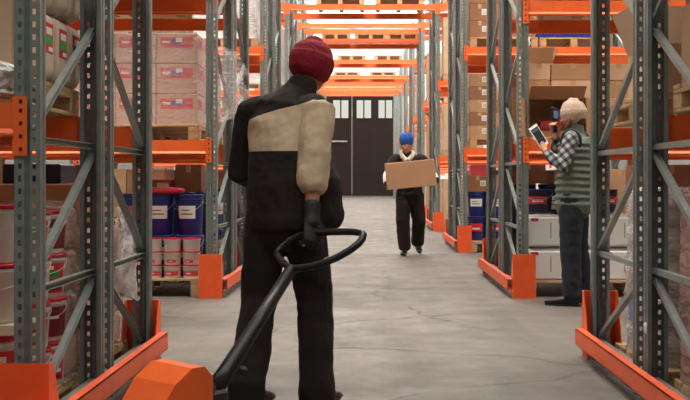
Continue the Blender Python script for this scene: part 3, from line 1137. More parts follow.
carton((1.72, 4.84, 1.882), (.50, .58, .22), 'second carton stacked on the big carton, upper right edge', CARD_D, 'tape')
crumple((1.345, 5.33, .32), .012, .03, .03, 'white scrap of film caught on the right-hand post', FILMW, 17, 'film_scrap')

# ------------------------------------------------------------------ third row, right
pallet((1.98, 16.75, 0), 1.0, 1.0, 'wooden pallet under the blue drums, third right row', .17)
for t in range(2):
    for c in range(3):
        tub((1.60 + .30 * c, 16.46, .17 + .362 * t), .145, .36, f"blue drum, {'lower with red' if t == 0 else 'upper with white'} label, {ORD[c]} from the passage, third right row", BLUE, BLUE, 'red' if t == 0 else 'white', -.2, None, 'plastic_drum', 'drum', False)
for c in range(2):
    carton((1.60 + .36 * c, 16.50, .895), (.34, .34, .24), f"carton standing on the blue drums, {ORD[c]} from the passage, third right row", [CARD_D, CARD][c], 'sticker')
carton((1.64, 16.48, 1.137), (.28, .28, .16), 'rosy pack on top of the carton above the blue drums', PINKP, 'none')
pallet((1.98, 16.75, 1.544), 1.0, 1.0, 'wooden pallet under labelled cartons, lower level of third right row')
stack(1.47, 16.30, 1.69, 3, 5, (.31, .36, .19), [CARD, CARD_D], 'sticker', 'brown stickered carton', 'lower level, third right row', 'labelled cartons in the third right row')
pallet((1.98, 16.75, 3.034), 1.0, 1.0, 'wooden pallet under labelled cartons, middle level of third right row')
stack(1.47, 16.30, 3.18, 3, 4, (.31, .36, .25), CARD_D, 'sticker', 'dark brown stickered carton', 'middle level, third right row', 'labelled cartons in the third right row')
# third row right, goods seen through the second row
load_white(1, 2.55, 16.3, 1.544, .55, 'lower level of third right row, deeper in', .45, 50)
pallet((3.02, 16.78, 3.034), 1.02, 1.0, 'wooden pallet carrying blue crates above the bearded man')
for c in range(4):
    carton((2.64 + .26 * c, 16.52, 3.179), (.255, .36, .16 + .05 * (c % 2)), f"blue crate on the pallet above the bearded man, {ORD[c]} from the passage", BLUE, 'none', cat='crate')
crumple((1.9 + .42, 16.19, 3.03), .05, .03, .09, 'crumpled clear film hanging from the beam above the man', FILMW, 23)

# ------------------------------------------------------------------ rows farther down the hall
for r in range(4, 9):
    for s in (-1, 1):
        R = ROWS[(s, r)]
        X, y0 = R['X'], R['y0']
        lv = [-.132] + R['lv'] + [TUN[r]]
        for li, zb in enumerate(lv):
            z = zb + .134 if li else 0.0
            lev = ('floor', 'lower', 'middle', 'top')[li]
            where = f"{lev} level, {ORD[r - 1]} {SIDE[s]} row"
            if s < 0 or (li == 3) or (r == 6 and li == 2):
                load_white(s, X, y0 + .02, z, (.95, .95, 1.25, .9)[li], where, .45, r * 7 + li)
            else:
                pallet((s * (X + .66), y0 + .52, z), 1.0, .98, f"wooden pallet under a carton stack, {where}")
                n = (4, 4, 5)[li]
                stack(s * (X + .16), y0 + .05, z + .145, 2, n, (.42, .42, .235), [CARD_L, CARD][r % 2], 'tape', 'pale brown carton', where, None, .004, s)

# pallets parked on the beams over the passage
for r, half, x, w, h in ((4, 0, -.62, 1.0, .5), (4, 0, .62, 1.0, .5), (5, 1, -.95, .8, .26), (5, 1, .02, .9, .16), (5, 1, .92, .9, .22), (7, 0, -.90, 1.0, 0), (7, 0, .5, 1.0, 0), (6, 0, -.6, .9, 0), (6, 0, .6, .9, 0)):
    R = ROWS[(1, r)]
    y = R['y0'] + half * (R['d'] + R['g']) + .62
    z = (TUN2 if half else TUN)[r] + .134
    pos = 'left' if x < -.3 else ('right' if x > .3 else 'middle')
    pallet((x, y, z), w, 1.1, f"wooden pallet on the crossbeams over the passage, {pos} one, {ORD[r - 1]} row")
    if h:
        wrap((x, y, z + .145), w * .47, .5, h, f"white wrapped goods on the {pos} pallet over the passage, {ORD[r - 1]} row", mat('white_goods', (226, 226, 228), .6), .2, .01, r + 60, 'wrapped_goods')

# loads added above and deeper in, mostly out of view, to shade the racks
for s in (-1, 1):
    for r in (1, 2, 3):
        R = ROWS[(s, r)]
        for li in (1, 2, 3):
            for half in (0, 1):
                if (r == 3 and li == 1 and half == 0) or ((s, r, li, half) == (1, 2, 1, 1)):
                    continue
                y = R['y0'] + half * (R['d'] + R['g'])
                lev = ('', 'middle', 'upper', 'top')[li]
                for k in range(2):
                    if (s, r, li, half, k) == (1, 3, 1, 1, 9):
                        continue
                    x = s * (R['X'] + .74 + 1.28 * k)
                    pallet((x, y + R['d'] / 2, R['lv'][li] + .134), 1.16, 1.0, f"wooden pallet added under a shading carton, {lev} level, {HALF[half]}, {ORD[k]} place, {ORD[r - 1]} {SIDE[s]} row")
                    carton((x, y + R['d'] / 2, R['lv'][li] + .280), (1.12, .98, 1.9 if li == 3 else .80), f"big pale carton added for shade, {lev} level, {HALF[half]}, {ORD[k]} place, {ORD[r - 1]} {SIDE[s]} row", CARD_L, 'tape')
# deeper loads of the second and third rows, seen in the gaps
for s in (-1, 1):
    for r in (2, 3):
        R = ROWS[(s, r)]
        for half in (0, 1):
            y = R['y0'] + half * (R['d'] + R['g'])
            for li in (0, 1):
                z = 0.0 if li == 0 else R['lv'][0] + .134
                if half == 0 and r == 2:
                    continue                                # the fronts are filled already
                if r == 3 and half == 0 and li == 1 and s > 0:
                    continue
                x = s * (R['X'] + .10 + 2.0)
                lev = ('floor', 'lower')[li]
                pallet((x, y + .6, z), 1.14, 1.0, f"wooden pallet deeper in, {lev} level, {HALF[half]}, {ORD[r - 1]} {SIDE[s]} row")
                n = 3 if li == 0 else 2
                for t in range(n):
                    for k in range(2):
                        carton((x + s * (k - .5) * .56, y + .6, z + .146 + t * .362), (.55, .90, .36), f"large brown carton deeper in, {lev} level, {ORD[t]} tier, {ORD[k]} inward, {HALF[half]}, {ORD[r - 1]} {SIDE[s]} row", [CARD_D, CARD][(t + k) % 2], 'tape')
                if half == 1 and not (s, r, li) in (((-1), 2, 0), (1, 2, 0), (1, 2, 1)):
                    x = s * (R['X'] + .10 + .72)
                    pallet((x, y + .6, z), 1.1, 1.0, f"wooden pallet at the passage, {lev} level, far rack, {ORD[r - 1]} {SIDE[s]} row")
                    for t in range(n):
                        for k in range(2):
                            carton((x + s * (k - .5) * .53, y + .6, z + .146 + t * .362), (.52, .90, .36), f"large carton at the passage, {lev} level, {ORD[t]} tier, {ORD[k]} inward, far rack, {ORD[r - 1]} {SIDE[s]} row", [CARD_D, CARD][(t + k) % 2], 'tape')

# ------------------------------------------------------------------ people
SKIN = mat('skin', (196, 142, 112), 0.55, 0, 0.05, 12)
SKIN_T = mat('skin_tan', (172, 118, 90), 0.55, 0, 0.05, 12)
HAIR = mat('dark_hair', (52, 36, 28), 0.8)
BEARD = mat('brown_beard', (96, 62, 44), 0.9, 0, .15, 60)
EYEW = mat('eye_white', (226, 222, 216), 0.3)
EYED = mat('eye_iris', (40, 26, 20), 0.3)
LIPM = mat('lips', (160, 92, 82), 0.5)
MAR = mat('maroon_knit', (138, 22, 42), 0.9, 0, .12, 30, bump=.3, bscale=90)
BLUEK = mat('blue_knit', (30, 84, 168), 0.9, 0, .12, 30, bump=.3, bscale=90)
BEIGEK = mat('beige_knit', (192, 168, 148), 0.95, 0, .1, 30, bump=.3, bscale=90)
WORKD = mat('dark_work_cloth', (34, 28, 25), 0.95, 0, .14, 9, bump=.35, bscale=16)
WORKB = mat('beige_work_cloth', (206, 186, 158), 0.9, 0, .06, 9, bump=.3, bscale=14)
SLEEVE = mat('pale_sleeve', (214, 206, 196), 0.9, 0, .06, 9, bump=.25, bscale=20)
FLEECE = mat('pale_fleece', (226, 214, 200), 1.0, 0, .12, 40, bump=.6, bscale=60)
VEST = mat('green_quilted_nylon', (96, 112, 98), 0.5, 0, .1, 6, bump=.3, bscale=22)
VESTD = mat('green_vest_trim', (62, 74, 64), 0.6)
JEANS = mat('dark_denim', (32, 37, 48), 0.9, 0, .16, 24, bump=.3, bscale=16)
GLOVE = mat('black_work_glove', (34, 34, 36), 0.6, 0, .15, 20)
SHOE = mat('black_leather', (26, 25, 26), 0.45)
SOLE = mat('rubber_sole', (40, 38, 38), 0.8)
CARTON_M = mat('carton_held', (188, 146, 114), .85, 0, .05, 5)


def plaid():
    m = bpy.data.materials.new('plaid_flannel')
    m.use_nodes = True
    nt = m.node_tree
    b = nt.nodes['Principled BSDF']
    b.inputs['Roughness'].default_value = .9
    tc = nt.nodes.new('ShaderNodeTexCoord')
    sep = nt.nodes.new('ShaderNodeSeparateXYZ')
    mp = nt.nodes.new('ShaderNodeMapping')
    mp.inputs['Rotation'].default_value = (0.35, .6, 0.25)
    nt.links.new(tc.outputs['Object'], mp.inputs['Vector'])
    nt.links.new(mp.outputs['Vector'], sep.inputs[0])
    outs = []
    for ax in ('X', 'Z'):
        mu = nt.nodes.new('ShaderNodeMath'); mu.operation = 'MULTIPLY'; mu.inputs[1].default_value = 17.0
        fr = nt.nodes.new('ShaderNodeMath'); fr.operation = 'FRACT'
        gt = nt.nodes.new('ShaderNodeMath'); gt.operation = 'GREATER_THAN'; gt.inputs[1].default_value = .52
        nt.links.new(sep.outputs[ax], mu.inputs[0]); nt.links.new(mu.outputs[0], fr.inputs[0]); nt.links.new(fr.outputs[0], gt.inputs[0])
        outs.append(gt)
    ad = nt.nodes.new('ShaderNodeMath'); ad.operation = 'ADD'
    nt.links.new(outs[0].outputs[0], ad.inputs[0]); nt.links.new(outs[1].outputs[0], ad.inputs[1])
    hf = nt.nodes.new('ShaderNodeMath'); hf.operation = 'MULTIPLY'; hf.inputs[1].default_value = .5
    nt.links.new(ad.outputs[0], hf.inputs[0])
    rp = nt.nodes.new('ShaderNodeValToRGB')
    rp.color_ramp.interpolation = 'CONSTANT'
    e = rp.color_ramp.elements
    e.new(.75)
    for el, (p, c) in zip(e, ((0, (176, 176, 174)), (.4, (96, 98, 104)), (.75, (38, 40, 48)))):
        el.position = p; el.color = (*s2l(c), 1)
    nt.links.new(hf.outputs[0], rp.inputs['Fac'])
    nt.links.new(rp.outputs['Color'], b.inputs['Base Color'])
    return m


PLAID = plaid()


class Flesh:
    """closed blobs that are fused into one skin"""

    def __init__(s):
        s.bm = bmesh.new()

    def loft(s, pts, n=18, cap=True):
        """pts: (centre, half width, half depth, side vector) rings along a limb or trunk"""
        P_ = [Vector(p[0]) for p in pts]
        N = len(P_)
        rings = []
        ends = []
        u = None
        for i, p in enumerate(pts):
            t = (P_[min(i + 1, N - 1)] - P_[max(i - 1, 0)]).normalized()
            ra, rb = (p[1], p[2]) if len(p) > 2 and p[2] else (p[1], p[1])
            if len(p) > 3:
                u = Vector(p[3])
            elif u is None:
                u = Vector((1, 0, 0)) if abs(t.x) < .8 else Vector((0, 1, 0))
            u = (u - t * u.dot(t)).normalized()
            w = t.cross(u).normalized()
            if i == 0:
                ends.append((P_[0], -t, u, w, ra, rb))
            if i == N - 1:
                ends.append((P_[-1], t, u, w, ra, rb))
            rings.append([s.bm.verts.new(P_[i] + u * math.cos(2 * PI * k / n) * ra + w * math.sin(2 * PI * k / n) * rb) for k in range(n)])
        pre, post = [], []
        for (c, t, u_, w_, ra, rb), lst, ks in ((ends[0], pre, (.35, .75)), (ends[1], post, (.35, .75))):
            h = min(ra, rb) * .8
            for k in ks:
                q = math.sqrt(1 - k * k)
                lst.append([s.bm.verts.new(c + t * h * k + u_ * math.cos(2 * PI * j / n) * ra * q + w_ * math.sin(2 * PI * j / n) * rb * q) for j in range(n)])
        seq = list(reversed(pre)) + rings + post
        for a, b in zip(seq, seq[1:]):
            for k in range(n):
                s.bm.faces.new((a[k], a[(k + 1) % n], b[(k + 1) % n], b[k]))
        s.bm.faces.new(list(reversed(seq[0])))
        s.bm.faces.new(seq[-1])
        return s

    def limb(s, *pr, n=16):
        return s.loft([(p, r, r) for p, r in pr], n)

    def ell(s, c, r, M=None):
        mm = Matrix.Translation(Vector(c)) @ (M.to_4x4() if M else Matrix.Identity(4)) @ Matrix.Diagonal((*r, 1))
        bmesh.ops.create_uvsphere(s.bm, u_segments=24, v_segments=16, radius=1, matrix=mm)
        return s

    def build(s, name, mats, voxel=.008, smooth=4, pick=None, parent=None, lump=0, lscale=6):
        bmesh.ops.recalc_face_normals(s.bm, faces=s.bm.faces)
        me = bpy.data.meshes.new(name + '_raw')
        s.bm.to_mesh(me)
        s.bm.free()
        o = bpy.data.objects.new(name, me)
        COL.objects.link(o)
        r = o.modifiers.new('r', 'REMESH')
        r.mode = 'VOXEL'
        r.voxel_size = voxel
        r.use_smooth_shade = True
        if smooth:
            k = o.modifiers.new('s', 'SMOOTH')
            k.factor = .5
            k.iterations = smooth
        if lump:
            tx = bpy.data.textures.new(name, 'CLOUDS')
            tx.noise_scale = 1.0 / lscale
            dm = o.modifiers.new('d', 'DISPLACE')
            dm.texture = tx
            dm.strength = lump
            dm.mid_level = .5
        dg = bpy.context.evaluated_depsgraph_get()
        out = bpy.data.meshes.new_from_object(o.evaluated_get(dg))
        o.modifiers.clear()
        o.data = out
        out.name = name
        out.materials.clear()
        for m in (mats if isinstance(mats, list) else [mats]):
            out.materials.append(m)
        for p in out.polygons:
            p.use_smooth = True
            if pick:
                p.material_index = pick(p.center)
        if parent:
            o.parent = parent
        return o


def basis(f, up=(0, 0, 1)):
    f = Vector(f).normalized()
    up = Vector(up)
    r = f.cross(up).normalized()      # person's right
    u = r.cross(f).normalized()
    return f, r, u


def head(F, c, f, r, u, k=1.0):
    """skull, jaw, nose, brow, ears and neck stub round the centre c"""
    M = Matrix((r, f, u)).transposed()
    c = Vector(c)
    at = lambda a, b, d: c + (r * a + f * b + u * d) * k
    F.ell(at(0, -.008, .025), (.076 * k, .096 * k, .094 * k), M)
    F.ell(at(0, .020, -.045), (.060 * k, .072 * k, .068 * k), M)
    F.ell(at(0, .058, -.085), (.030 * k, .028 * k, .024 * k), M)
    F.loft([(at(0, .088, .018), .010 * k, .010 * k, r), (at(0, .104, -.012), .013 * k, .012 * k, r), (at(0, .108, -.028), .017 * k, .012 * k, r)], 12)
    F.ell(at(0, .078, .032), (.050 * k, .018 * k, .011 * k), M)
    F.ell(at(0, .086, -.056), (.024 * k, .012 * k, .010 * k), M)
    for s in (-1, 1):
        F.ell(at(.077 * s, -.004, -.010), (.011 * k, .022 * k, .033 * k), M)
        F.ell(at(.040 * s, .064, -.022), (.022 * k, .020 * k, .020 * k), M)
    return at


def face_bits(at, f, r, u, parent, k=1.0):
    M = Matrix((r, f, u)).transposed().to_4x4()
    for s in (-1, 1):
        q = MB(); q.lathe([(.0001, -.011), (.007, -.008), (.011, 0), (.007, .008), (.0001, .011)], 12, cap=False)
        e = link('eye', q.data('eye', EYEW), parent, at(.032 * s, .078, .010))
        q = MB(); q.lathe([(.0001, -.005), (.004, -.003), (.0055, 0), (.004, .003), (.0001, .005)], 10, cap=False)
        link('iris', q.data('iris', EYED), e, f * .0075)
        F = Flesh(); F.loft([(at(.014 * s, .094, .030), .004, .004, u), (at(.034 * s, .090, .036), .005, .004, u), (at(.052 * s, .074, .030), .003, .003, u)], 8)
        F.build('eyebrow', HAIR, .003, 1, parent=parent)
    F = Flesh(); F.loft([(at(-.024, .092, -.056), .003, .003, u), (at(0, .099, -.054), .006, .005, u), (at(.024, .092, -.056), .003, .003, u)], 10)
    F.build('lips', LIPM, .003, 1, parent=parent)


def hand(F, wrist, d, palm_n, thumb_side, curl=.5, k=1.0, spread=.0):
    """palm with five fingers; d points along the hand, palm_n out of the palm, thumb_side towards the thumb"""
    d = Vector(d).normalized()
    n = Vector(palm_n)
    n = (n - d * n.dot(d)).normalized()
    t = d.cross(n).normalized()
    if t.dot(Vector(thumb_side)) < 0:
        t = -t
    w = Vector(wrist)
    F.loft([(w, .024 * k, .019 * k, t), (w + d * .035 * k, .036 * k, .016 * k, t), (w + d * .085 * k, .040 * k, .014 * k, t), (w + d * .098 * k, .038 * k, .012 * k, t)], 14)
    for i, (off, L) in enumerate(((.030, .074), (.010, .084), (-.010, .078), (-.029, .060))):
        L *= k
        p = w + d * .09 * k + t * off * k
        pts = [(p - d * .02 * k, .0092 * k)]
        dirv = (d + t * off * spread * 10).normalized()
        ang = 0
        for j, fr in enumerate((.45, .32, .23)):
            ang += curl * (.75, 1.0, .8)[j]
            v = dirv * math.cos(ang) + n * math.sin(ang)
            pts.append((p, (.0092, .0086, .0078)[j] * k))
            p = p + v * L * fr
        pts.append((p, .0068 * k))
        F.limb(*pts, n=10)
    p = w + d * .022 * k + t * .024 * k
    a = (d * .62 + t * .70 + n * .25).normalized()
    b = (d * .82 + t * .25 + n * (.25 + curl * .5)).normalized()
    F.limb((p, .013 * k), (p + a * .038 * k, .0115 * k), (p + a * .038 * k + b * .030 * k, .0098 * k), (p + a * .038 * k + b * .056 * k, .0078 * k), n=10)


def shoe(F, heel, fwd, k=1.0, up=(0, 0, 1)):
    """boot around a heel point on the ground"""
    f = Vector(fwd).normalized()
    upv = Vector(up)
    r = f.cross(upv).normalized()
    h = Vector(heel)
    at = lambda a, b, c: h + (f * a + r * b + upv * c) * k
    F.loft([(at(-.03, 0, .045), .034 * k, .042 * k, r), (at(.05, 0, .05), .040 * k, .048 * k, r), (at(.12, 0, .042), .046 * k, .036 * k, r), (at(.19, 0, .034), .044 * k, .028 * k, r), (at(.235, 0, .030), .030 * k, .022 * k, r)], 16)
    F.loft([(at(.015, 0, .05), .042 * k, .046 * k, r), (at(.01, 0, .16), .044 * k, .050 * k, r)], 16)
    return F


def beanie(c, f, r, u, m, parent, k=1.0, cuff=True, tall=1.0):
    """knitted cap: dome and turned-up cuff, tilted back a little"""
    M = Matrix((r, f, u)).transposed()
    F = Flesh()
    c = Vector(c)
    at = lambda a, b, d: c + (r * a + f * b + u * d) * k
    F.loft([(at(0, -.010, .020), .088 * k, .108 * k, r), (at(0, -.012, .060 * tall), .088 * k, .106 * k, r), (at(0, -.015, .090 * tall), .078 * k, .094 * k, r), (at(0, -.018, .110 * tall), .060 * k, .073 * k, r), (at(0, -.020, .119 * tall), .040 * k, .048 * k, r)], 28)
    o = F.build('beanie', m, .006, 3, parent=parent, lump=.008, lscale=14)
    if cuff:
        G = Flesh()
        G.loft([(at(0, -.008, -.006), .094 * k, .114 * k, r), (at(0, -.008, .016), .099 * k, .119 * k, r), (at(0, -.009, .048), .098 * k, .117 * k, r), (at(0, -.010, .060), .090 * k, .109 * k, r)], 28)
        q = G.build('cuff', m, .006, 2, parent=o, lump=.004, lscale=18)
    return o


# ---- worker in the maroon beanie, walking away along the passage
A = thing('person', 'worker in maroon beanie and dark-beige jacket walking away, gripping the pallet jack handle', 'person', (0, 0, 0))
f, r, u = basis((.42, .91, 0))
hf, hr, hu = basis((.62, .74, -.34))
hc = Vector((-.285, 5.40, 1.632))
pel, che = Vector((-.405, 5.20, .93)), Vector((-.405, 5.29, 1.33))
nb = Vector((-.352, 5.335, 1.475))
shR, elR, wrR = Vector((-.245, 5.20, 1.405)), Vector((-.262, 5.10, 1.125)), Vector((-.268, 5.03, .905))
shL, elL, wrL = Vector((-.575, 5.375, 1.405)), Vector((-.628, 5.40, 1.115)), Vector((-.50, 5.62, 1.02))
hiR, knR, anR = Vector((-.315, 5.165, .90)), Vector((-.262, 5.215, .50)), Vector((-.248, 5.12, .10))
hiL, knL, anL = Vector((-.485, 5.235, .90)), Vector((-.525, 5.20, .50)), Vector((-.560, 4.99, .13))
F = Flesh()
at = head(F, hc, hf, hr, hu)
F.loft([(nb - Vector((0, 0, .04)), .060, .055, hr), (nb + (hc - nb) * .4, .052, .052, hr), (hc - hu * .05 - hf * .02, .054, .056, hr)])
F.loft([(pel - Vector((0, 0, .03)), .140, .10, r), (pel + (che - pel) * .4, .125, .095, r), (che - Vector((0, 0, .05)), .145, .105, r), (che + Vector((0, 0, .06)), .15, .095, r), (nb - Vector((0, 0, .02)), .075, .06, r)])
for sh, el, wr in ((shR, elR, wrR), (shL, elL, wrL)):
    F.limb((sh, .050), (sh + (el - sh) * .5, .045), (el, .038), (el + (wr - el) * .3, .041), (wr, .027))
for hi, kn, an in ((hiR, knR, anR), (hiL, knL, anL)):
    F.limb((hi, .078), (hi + (kn - hi) * .5, .068), (kn, .052), (kn + (an - kn) * .35, .050), (an, .036))
body = F.build('body', SKIN_T, .009, 3, parent=A)
F = Flesh()
HG = Vector((-.262, 4.995, .825))
hand(F, wrR, (HG - wrR), (-.55, .80, 0), (.5, .5, -.2), 1.05, 1.22)
F.limb((wrR + (elR - wrR) * .22, .042), (wrR, .038), (wrR + (HG - wrR) * .4, .040))
F.build('work_glove', GLOVE, .0045, 2, parent=A)
F = Flesh()
hand(F, wrL, (.6, .75, -.2), (.6, -.5, 0), (0, 0, 1), .6, 1.05)
F.limb((wrL + (elL - wrL) * .25, .036), (wrL, .033))
F.build('work_glove', GLOVE, .0045, 2, parent=A)
face_bits(at, hf, hr, hu, body)
F = Flesh()
F.loft([(at(0, -.045, -.03), .066, .05, hr), (at(0, -.050, .0), .074, .052, hr), (at(0, -.045, .02), .074, .052, hr)], 18)
F.build('hair', HAIR, .006, 2, parent=A, lump=.008, lscale=30)


def jpick(c):
    zc = c.z
    if (c - Vector((che.x, che.y, 1.395))).dot(Vector((-r.x * .25, -r.y * .25, 1))) > 0:
        return 0
    return 1 if zc > 1.205 else 0


F = Flesh()
F.loft([(pel + Vector((0, 0, -.06)), .195, .150, r), (pel + Vector((0, .02, .10)), .185, .148, r), (pel + (che - pel) * .6, .185, .15, r), (che + Vector((0, 0, -.01)), .195, .148, r), (che + Vector((.01, .01, .075)), .185, .125, r), (nb + Vector((-.01, -.01, -.02)), .105, .088, r), (nb + Vector((.01, .01, .025)), .074, .072, r)], 24)
F.loft([(che + r * .10 + f * .06 - Vector((0, 0, .10)), .095, .10, r), (pel + r * .14 + f * .09 + Vector((0, 0, .12)), .10, .11, r), (pel + r * .155 + f * .10 + Vector((0, 0, -.03)), .10, .11, r)], 18)
F.ell(shR + Vector((-.03, .02, .0)), (.085, .085, .075)); F.ell(shL + Vector((.03, -.02, .0)), (.085, .085, .075))
jk = F.build('jacket', [WORKD, WORKB], .008, 5, None, A, .026, 9)
bmj = bmesh.new()
bmj.from_mesh(jk.data)
for co, no in ((Vector((che.x, che.y, 1.395)), Vector((-r.x * .25, -r.y * .25, 1))), (Vector((0, 0, 1.205)), Vector((0, 0, 1)))):
    bmesh.ops.bisect_plane(bmj, geom=list(bmj.verts) + list(bmj.edges) + list(bmj.faces), plane_co=co, plane_no=no)
bmj.to_mesh(jk.data)
bmj.free()
for p in jk.data.polygons:
    p.material_index = jpick(p.center)
    p.use_smooth = True
F = Flesh()
F.limb((shR + (che - shR) * .15, .080), (shR, .086), (shR + (elR - shR) * .5, .083), (elR, .080), (elR + (wrR - elR) * .34, .074))
sl = F.build('sleeve', WORKB, .008, 5, None, jk, .026, 9)
sl['label'] = 'beige sleeve pushed up to the forearm'
F = Flesh()
F.limb((shL, .080), (shL + (elL - shL) * .5, .078), (elL, .074), (elL + (wrL - elL) * .8, .055))
F.build('sleeve', WORKD, .008, 5, None, jk, .026, 9)
F = Flesh()
F.loft([(nb + Vector((0, 0, -.015)), .090, .082, hr), (nb + (hc - nb) * .32, .078, .074, hr)], 20)
F.build('collar', WORKD, .007, 2, parent=jk)
F = Flesh()
F.loft([(pel + Vector((0, 0, .06)), .172, .130, r), (pel + Vector((0, 0, -.05)), .176, .140, r), (pel + Vector((0, 0, -.12)), .165, .130, r)], 22)
for hi, kn, an in ((hiR, knR, anR), (hiL, knL, anL)):
    F.limb((hi + Vector((0, 0, -.02)), .108), (hi + (kn - hi) * .5, .100), (kn, .088), (kn + (an - kn) * .5, .086), (an + Vector((0, .0, .0)), .086), (an + Vector((0, .01, -.045)), .088))
tr = F.build('trousers', WORKD, .009, 4, None, A, .022, 9)
q = MB(); q.tube([knR + Vector((-.06, -.068, .175)), knR + Vector((-.01, -.097, .185)), knR + Vector((.05, -.082, .20)), knR + Vector((.088, -.03, .21))], .007, 8)
link('beige_pocket_trim', q.data('beige_pocket_trim', WORKB), tr)
for an, ff, dz in ((anR, f, 0), (anL, f, .05)):
    F = Flesh()
    shoe(F, Vector((an.x, an.y, dz)) - f * .02, f + Vector((0, 0, -.12 if dz else 0)))
    F.build('boot', SHOE, .006, 2, parent=A)
beanie(hc - hu * .012, hf, hr, hu, MAR, A, 1.035, True, 1.06)

# ---- the pallet jack whose handle he grips
J = thing('pallet_jack', 'orange pallet jack with black looped steering handle, towed by the worker in maroon beanie', 'pallet jack', (0, 0, 0))
top = Vector((-.270, 4.98, .800))
base = Vector((-.640, 4.47, .205))
ax = (top - base).normalized()
hz = Vector((base.x - top.x, base.y - top.y, 0)).normalized()
back = Vector((-.70, -.71, 0)).normalized()      # towards the forks; the handle is turned a little
sd = Vector((-hz.y, hz.x, 0))                                     # sideways
if sd.x < 0:
    sd = -sd
Lp = base + ax * ((top - base).length - .18)
q = MB(); q.tube([base, base + ax * .10, base + ax * .35, Lp], [.040, .036, .030, .027], 14)
link('handle_shaft', q.data('handle_shaft', BLACKP), J)
upv = sd.cross(ax).normalized()
loop = [Lp, Lp - sd * .05 + ax * .02, Lp - sd * .135 + ax * .075, Lp - sd * .15 + ax * .115, Lp - sd * .10 + ax * .20, top - sd * .02 + ax * .04, top + sd * .10 + ax * .055, top + sd * .25 + ax * .06, top + sd * .285 + ax * .035, top + sd * .275 - ax * .03, Lp + sd * .19 + ax * .06, Lp + sd * .08 + ax * .012]
# rounded loop
pts = []
for i in range(len(loop)):
    a, b_ = loop[i], loop[(i + 1) % len(loop)]
    pts += [a * .75 + b_ * .25, a * .25 + b_ * .75]
q = MB(); q.tube(pts, .0165, 12, 0, True)
link('handle_loop', q.data('handle_loop', BLACKP), J)
q = MB(); q.tube([top - sd * .03 + ax * .035, top - sd * .02 - ax * .04], .008, 8)
link('release_lever', q.data('release_lever', STEELG), J)
ang = math.atan2(back.y, back.x)
RJ = Matrix.Translation((base.x, base.y, 0)) @ Matrix.Rotation(ang, 4, 'Z')   # local x runs towards the forks
q = MB()
q.lathe([(.045, .12), (.05, .14), (.05, .24), (.035, .26), (.035, .28)], 18, (.045, 0, 0))
q.cbox((-.05, -.05, .13), (.10, .05, .22), .012)
q.v = [RJ @ Vector(v) for v in q.v]
link('pump', q.data('pump', mat('dark_grey_paint', (58, 58, 60), .4, .3)), J)
q = MB()
q.prism([(.10, .10), (.10, .30), (.14, .345), (.20, .345), (.28, .29), (.36, .18), (.38, .10)], 'y', -.135, .135)
q.v = [RJ @ Vector(v) for v in q.v]
link('lift_housing', q.data('lift_housing', ORANGE), J)
for s in (-1, 1):
    q = MB()
    q.cbox((.30, s * .19 - .08, .085), (1.18, s * .19 + .08, .145), .012)
    q.v = [RJ @ Vector(v) for v in q.v]
    link('fork', q.data('fork', ORANGE), J)
    q = MB(); q.lathe([(.038, -.045), (.04, -.04), (.04, .04), (.038, .045)], 16)
    q.v = [RJ @ (Matrix.Translation((1.05, s * .19, .04)) @ (Matrix.Rotation(PI / 2, 4, 'X') @ Vector(v))) for v in q.v]
    link('load_roller', q.data('load_roller', BLACKP), J)
    q = MB(); q.lathe([(.086, -.028), (.09, -.022), (.09, .022), (.086, .028)], 22)
    q.v = [RJ @ (Matrix.Translation((.03, s * .075, .09)) @ (Matrix.Rotation(PI / 2, 4, 'X') @ Vector(v))) for v in q.v]
    link('steering_wheel', q.data('steering_wheel', BLACKP), J)

# ---- bearded man with the tablet
B = thing('person', 'bearded man in beige beanie, green quilted vest and plaid shirt, holding a tablet', 'person', (0, 0, 0))
f, r, u = basis((-.90, .40, 0))
l = -r
hf, hr, hu = basis((-.92, .30, -.12))
YB = 9.42
pel, che = Vector((1.745, YB, .95)), Vector((1.765, YB + .02, 1.34))
nb = Vector((1.755, YB + .02, 1.475))
hc = Vector((1.742, YB + .01, 1.608))
shL, shR = che + l * .185 + Vector((0, 0, .075)), che - l * .185 + Vector((0, 0, .075))
elL, wrL = Vector((1.615, 9.20, 1.165)), Vector((1.475, 9.275, 1.315))
elR, wrR = Vector((1.64, 9.66, 1.24)), Vector((1.600, 9.50, 1.455))
hiL, hiR = pel + l * .085, pel - l * .085
knL, anL = Vector((1.705, 9.34, .51)), Vector((1.715, 9.33, .09))
knR, anR = Vector((1.80, 9.54, .51)), Vector((1.86, 9.55, .09))
F = Flesh()
at = head(F, hc, hf, hr, hu)
F.loft([(nb - Vector((0, 0, .05)), .062, .058, hr), (nb + (hc - nb) * .4, .054, .055, hr), (hc - hu * .05 - hf * .015, .055, .058, hr)])
F.loft([(pel - Vector((0, 0, .03)), .140, .10, r), (pel + (che - pel) * .4, .125, .095, r), (che - Vector((0, 0, .05)), .145, .105, r), (che + Vector((0, 0, .06)), .15, .095, r), (nb - Vector((0, 0, .02)), .075, .06, r)])
for sh, el, wr in ((shR, elR, wrR), (shL, elL, wrL)):
    F.limb((sh, .050), (sh + (el - sh) * .5, .045), (el, .038), (el + (wr - el) * .3, .041), (wr, .028))
for hi, kn, an in ((hiR, knR, anR), (hiL, knL, anL)):
    F.limb((hi, .078), (hi + (kn - hi) * .5, .068), (kn, .052), (kn + (an - kn) * .35, .050), (an, .036))
TABC = Vector((1.425, 9.30, 1.440))
hand(F, wrL, (-.035, .02, .065), (-.5, .75, .2), (.3, -.2, .6), .35)
SCC = Vector((1.592, 9.47, 1.580))
hand(F, wrR, (-.02, -.03, .09), (-.3, -.9, 0), (.9, -.3, 0), .85)
body = F.build('body', SKIN, .0065, 3, parent=B)
face_bits(at, hf, hr, hu, body)
F = Flesh()
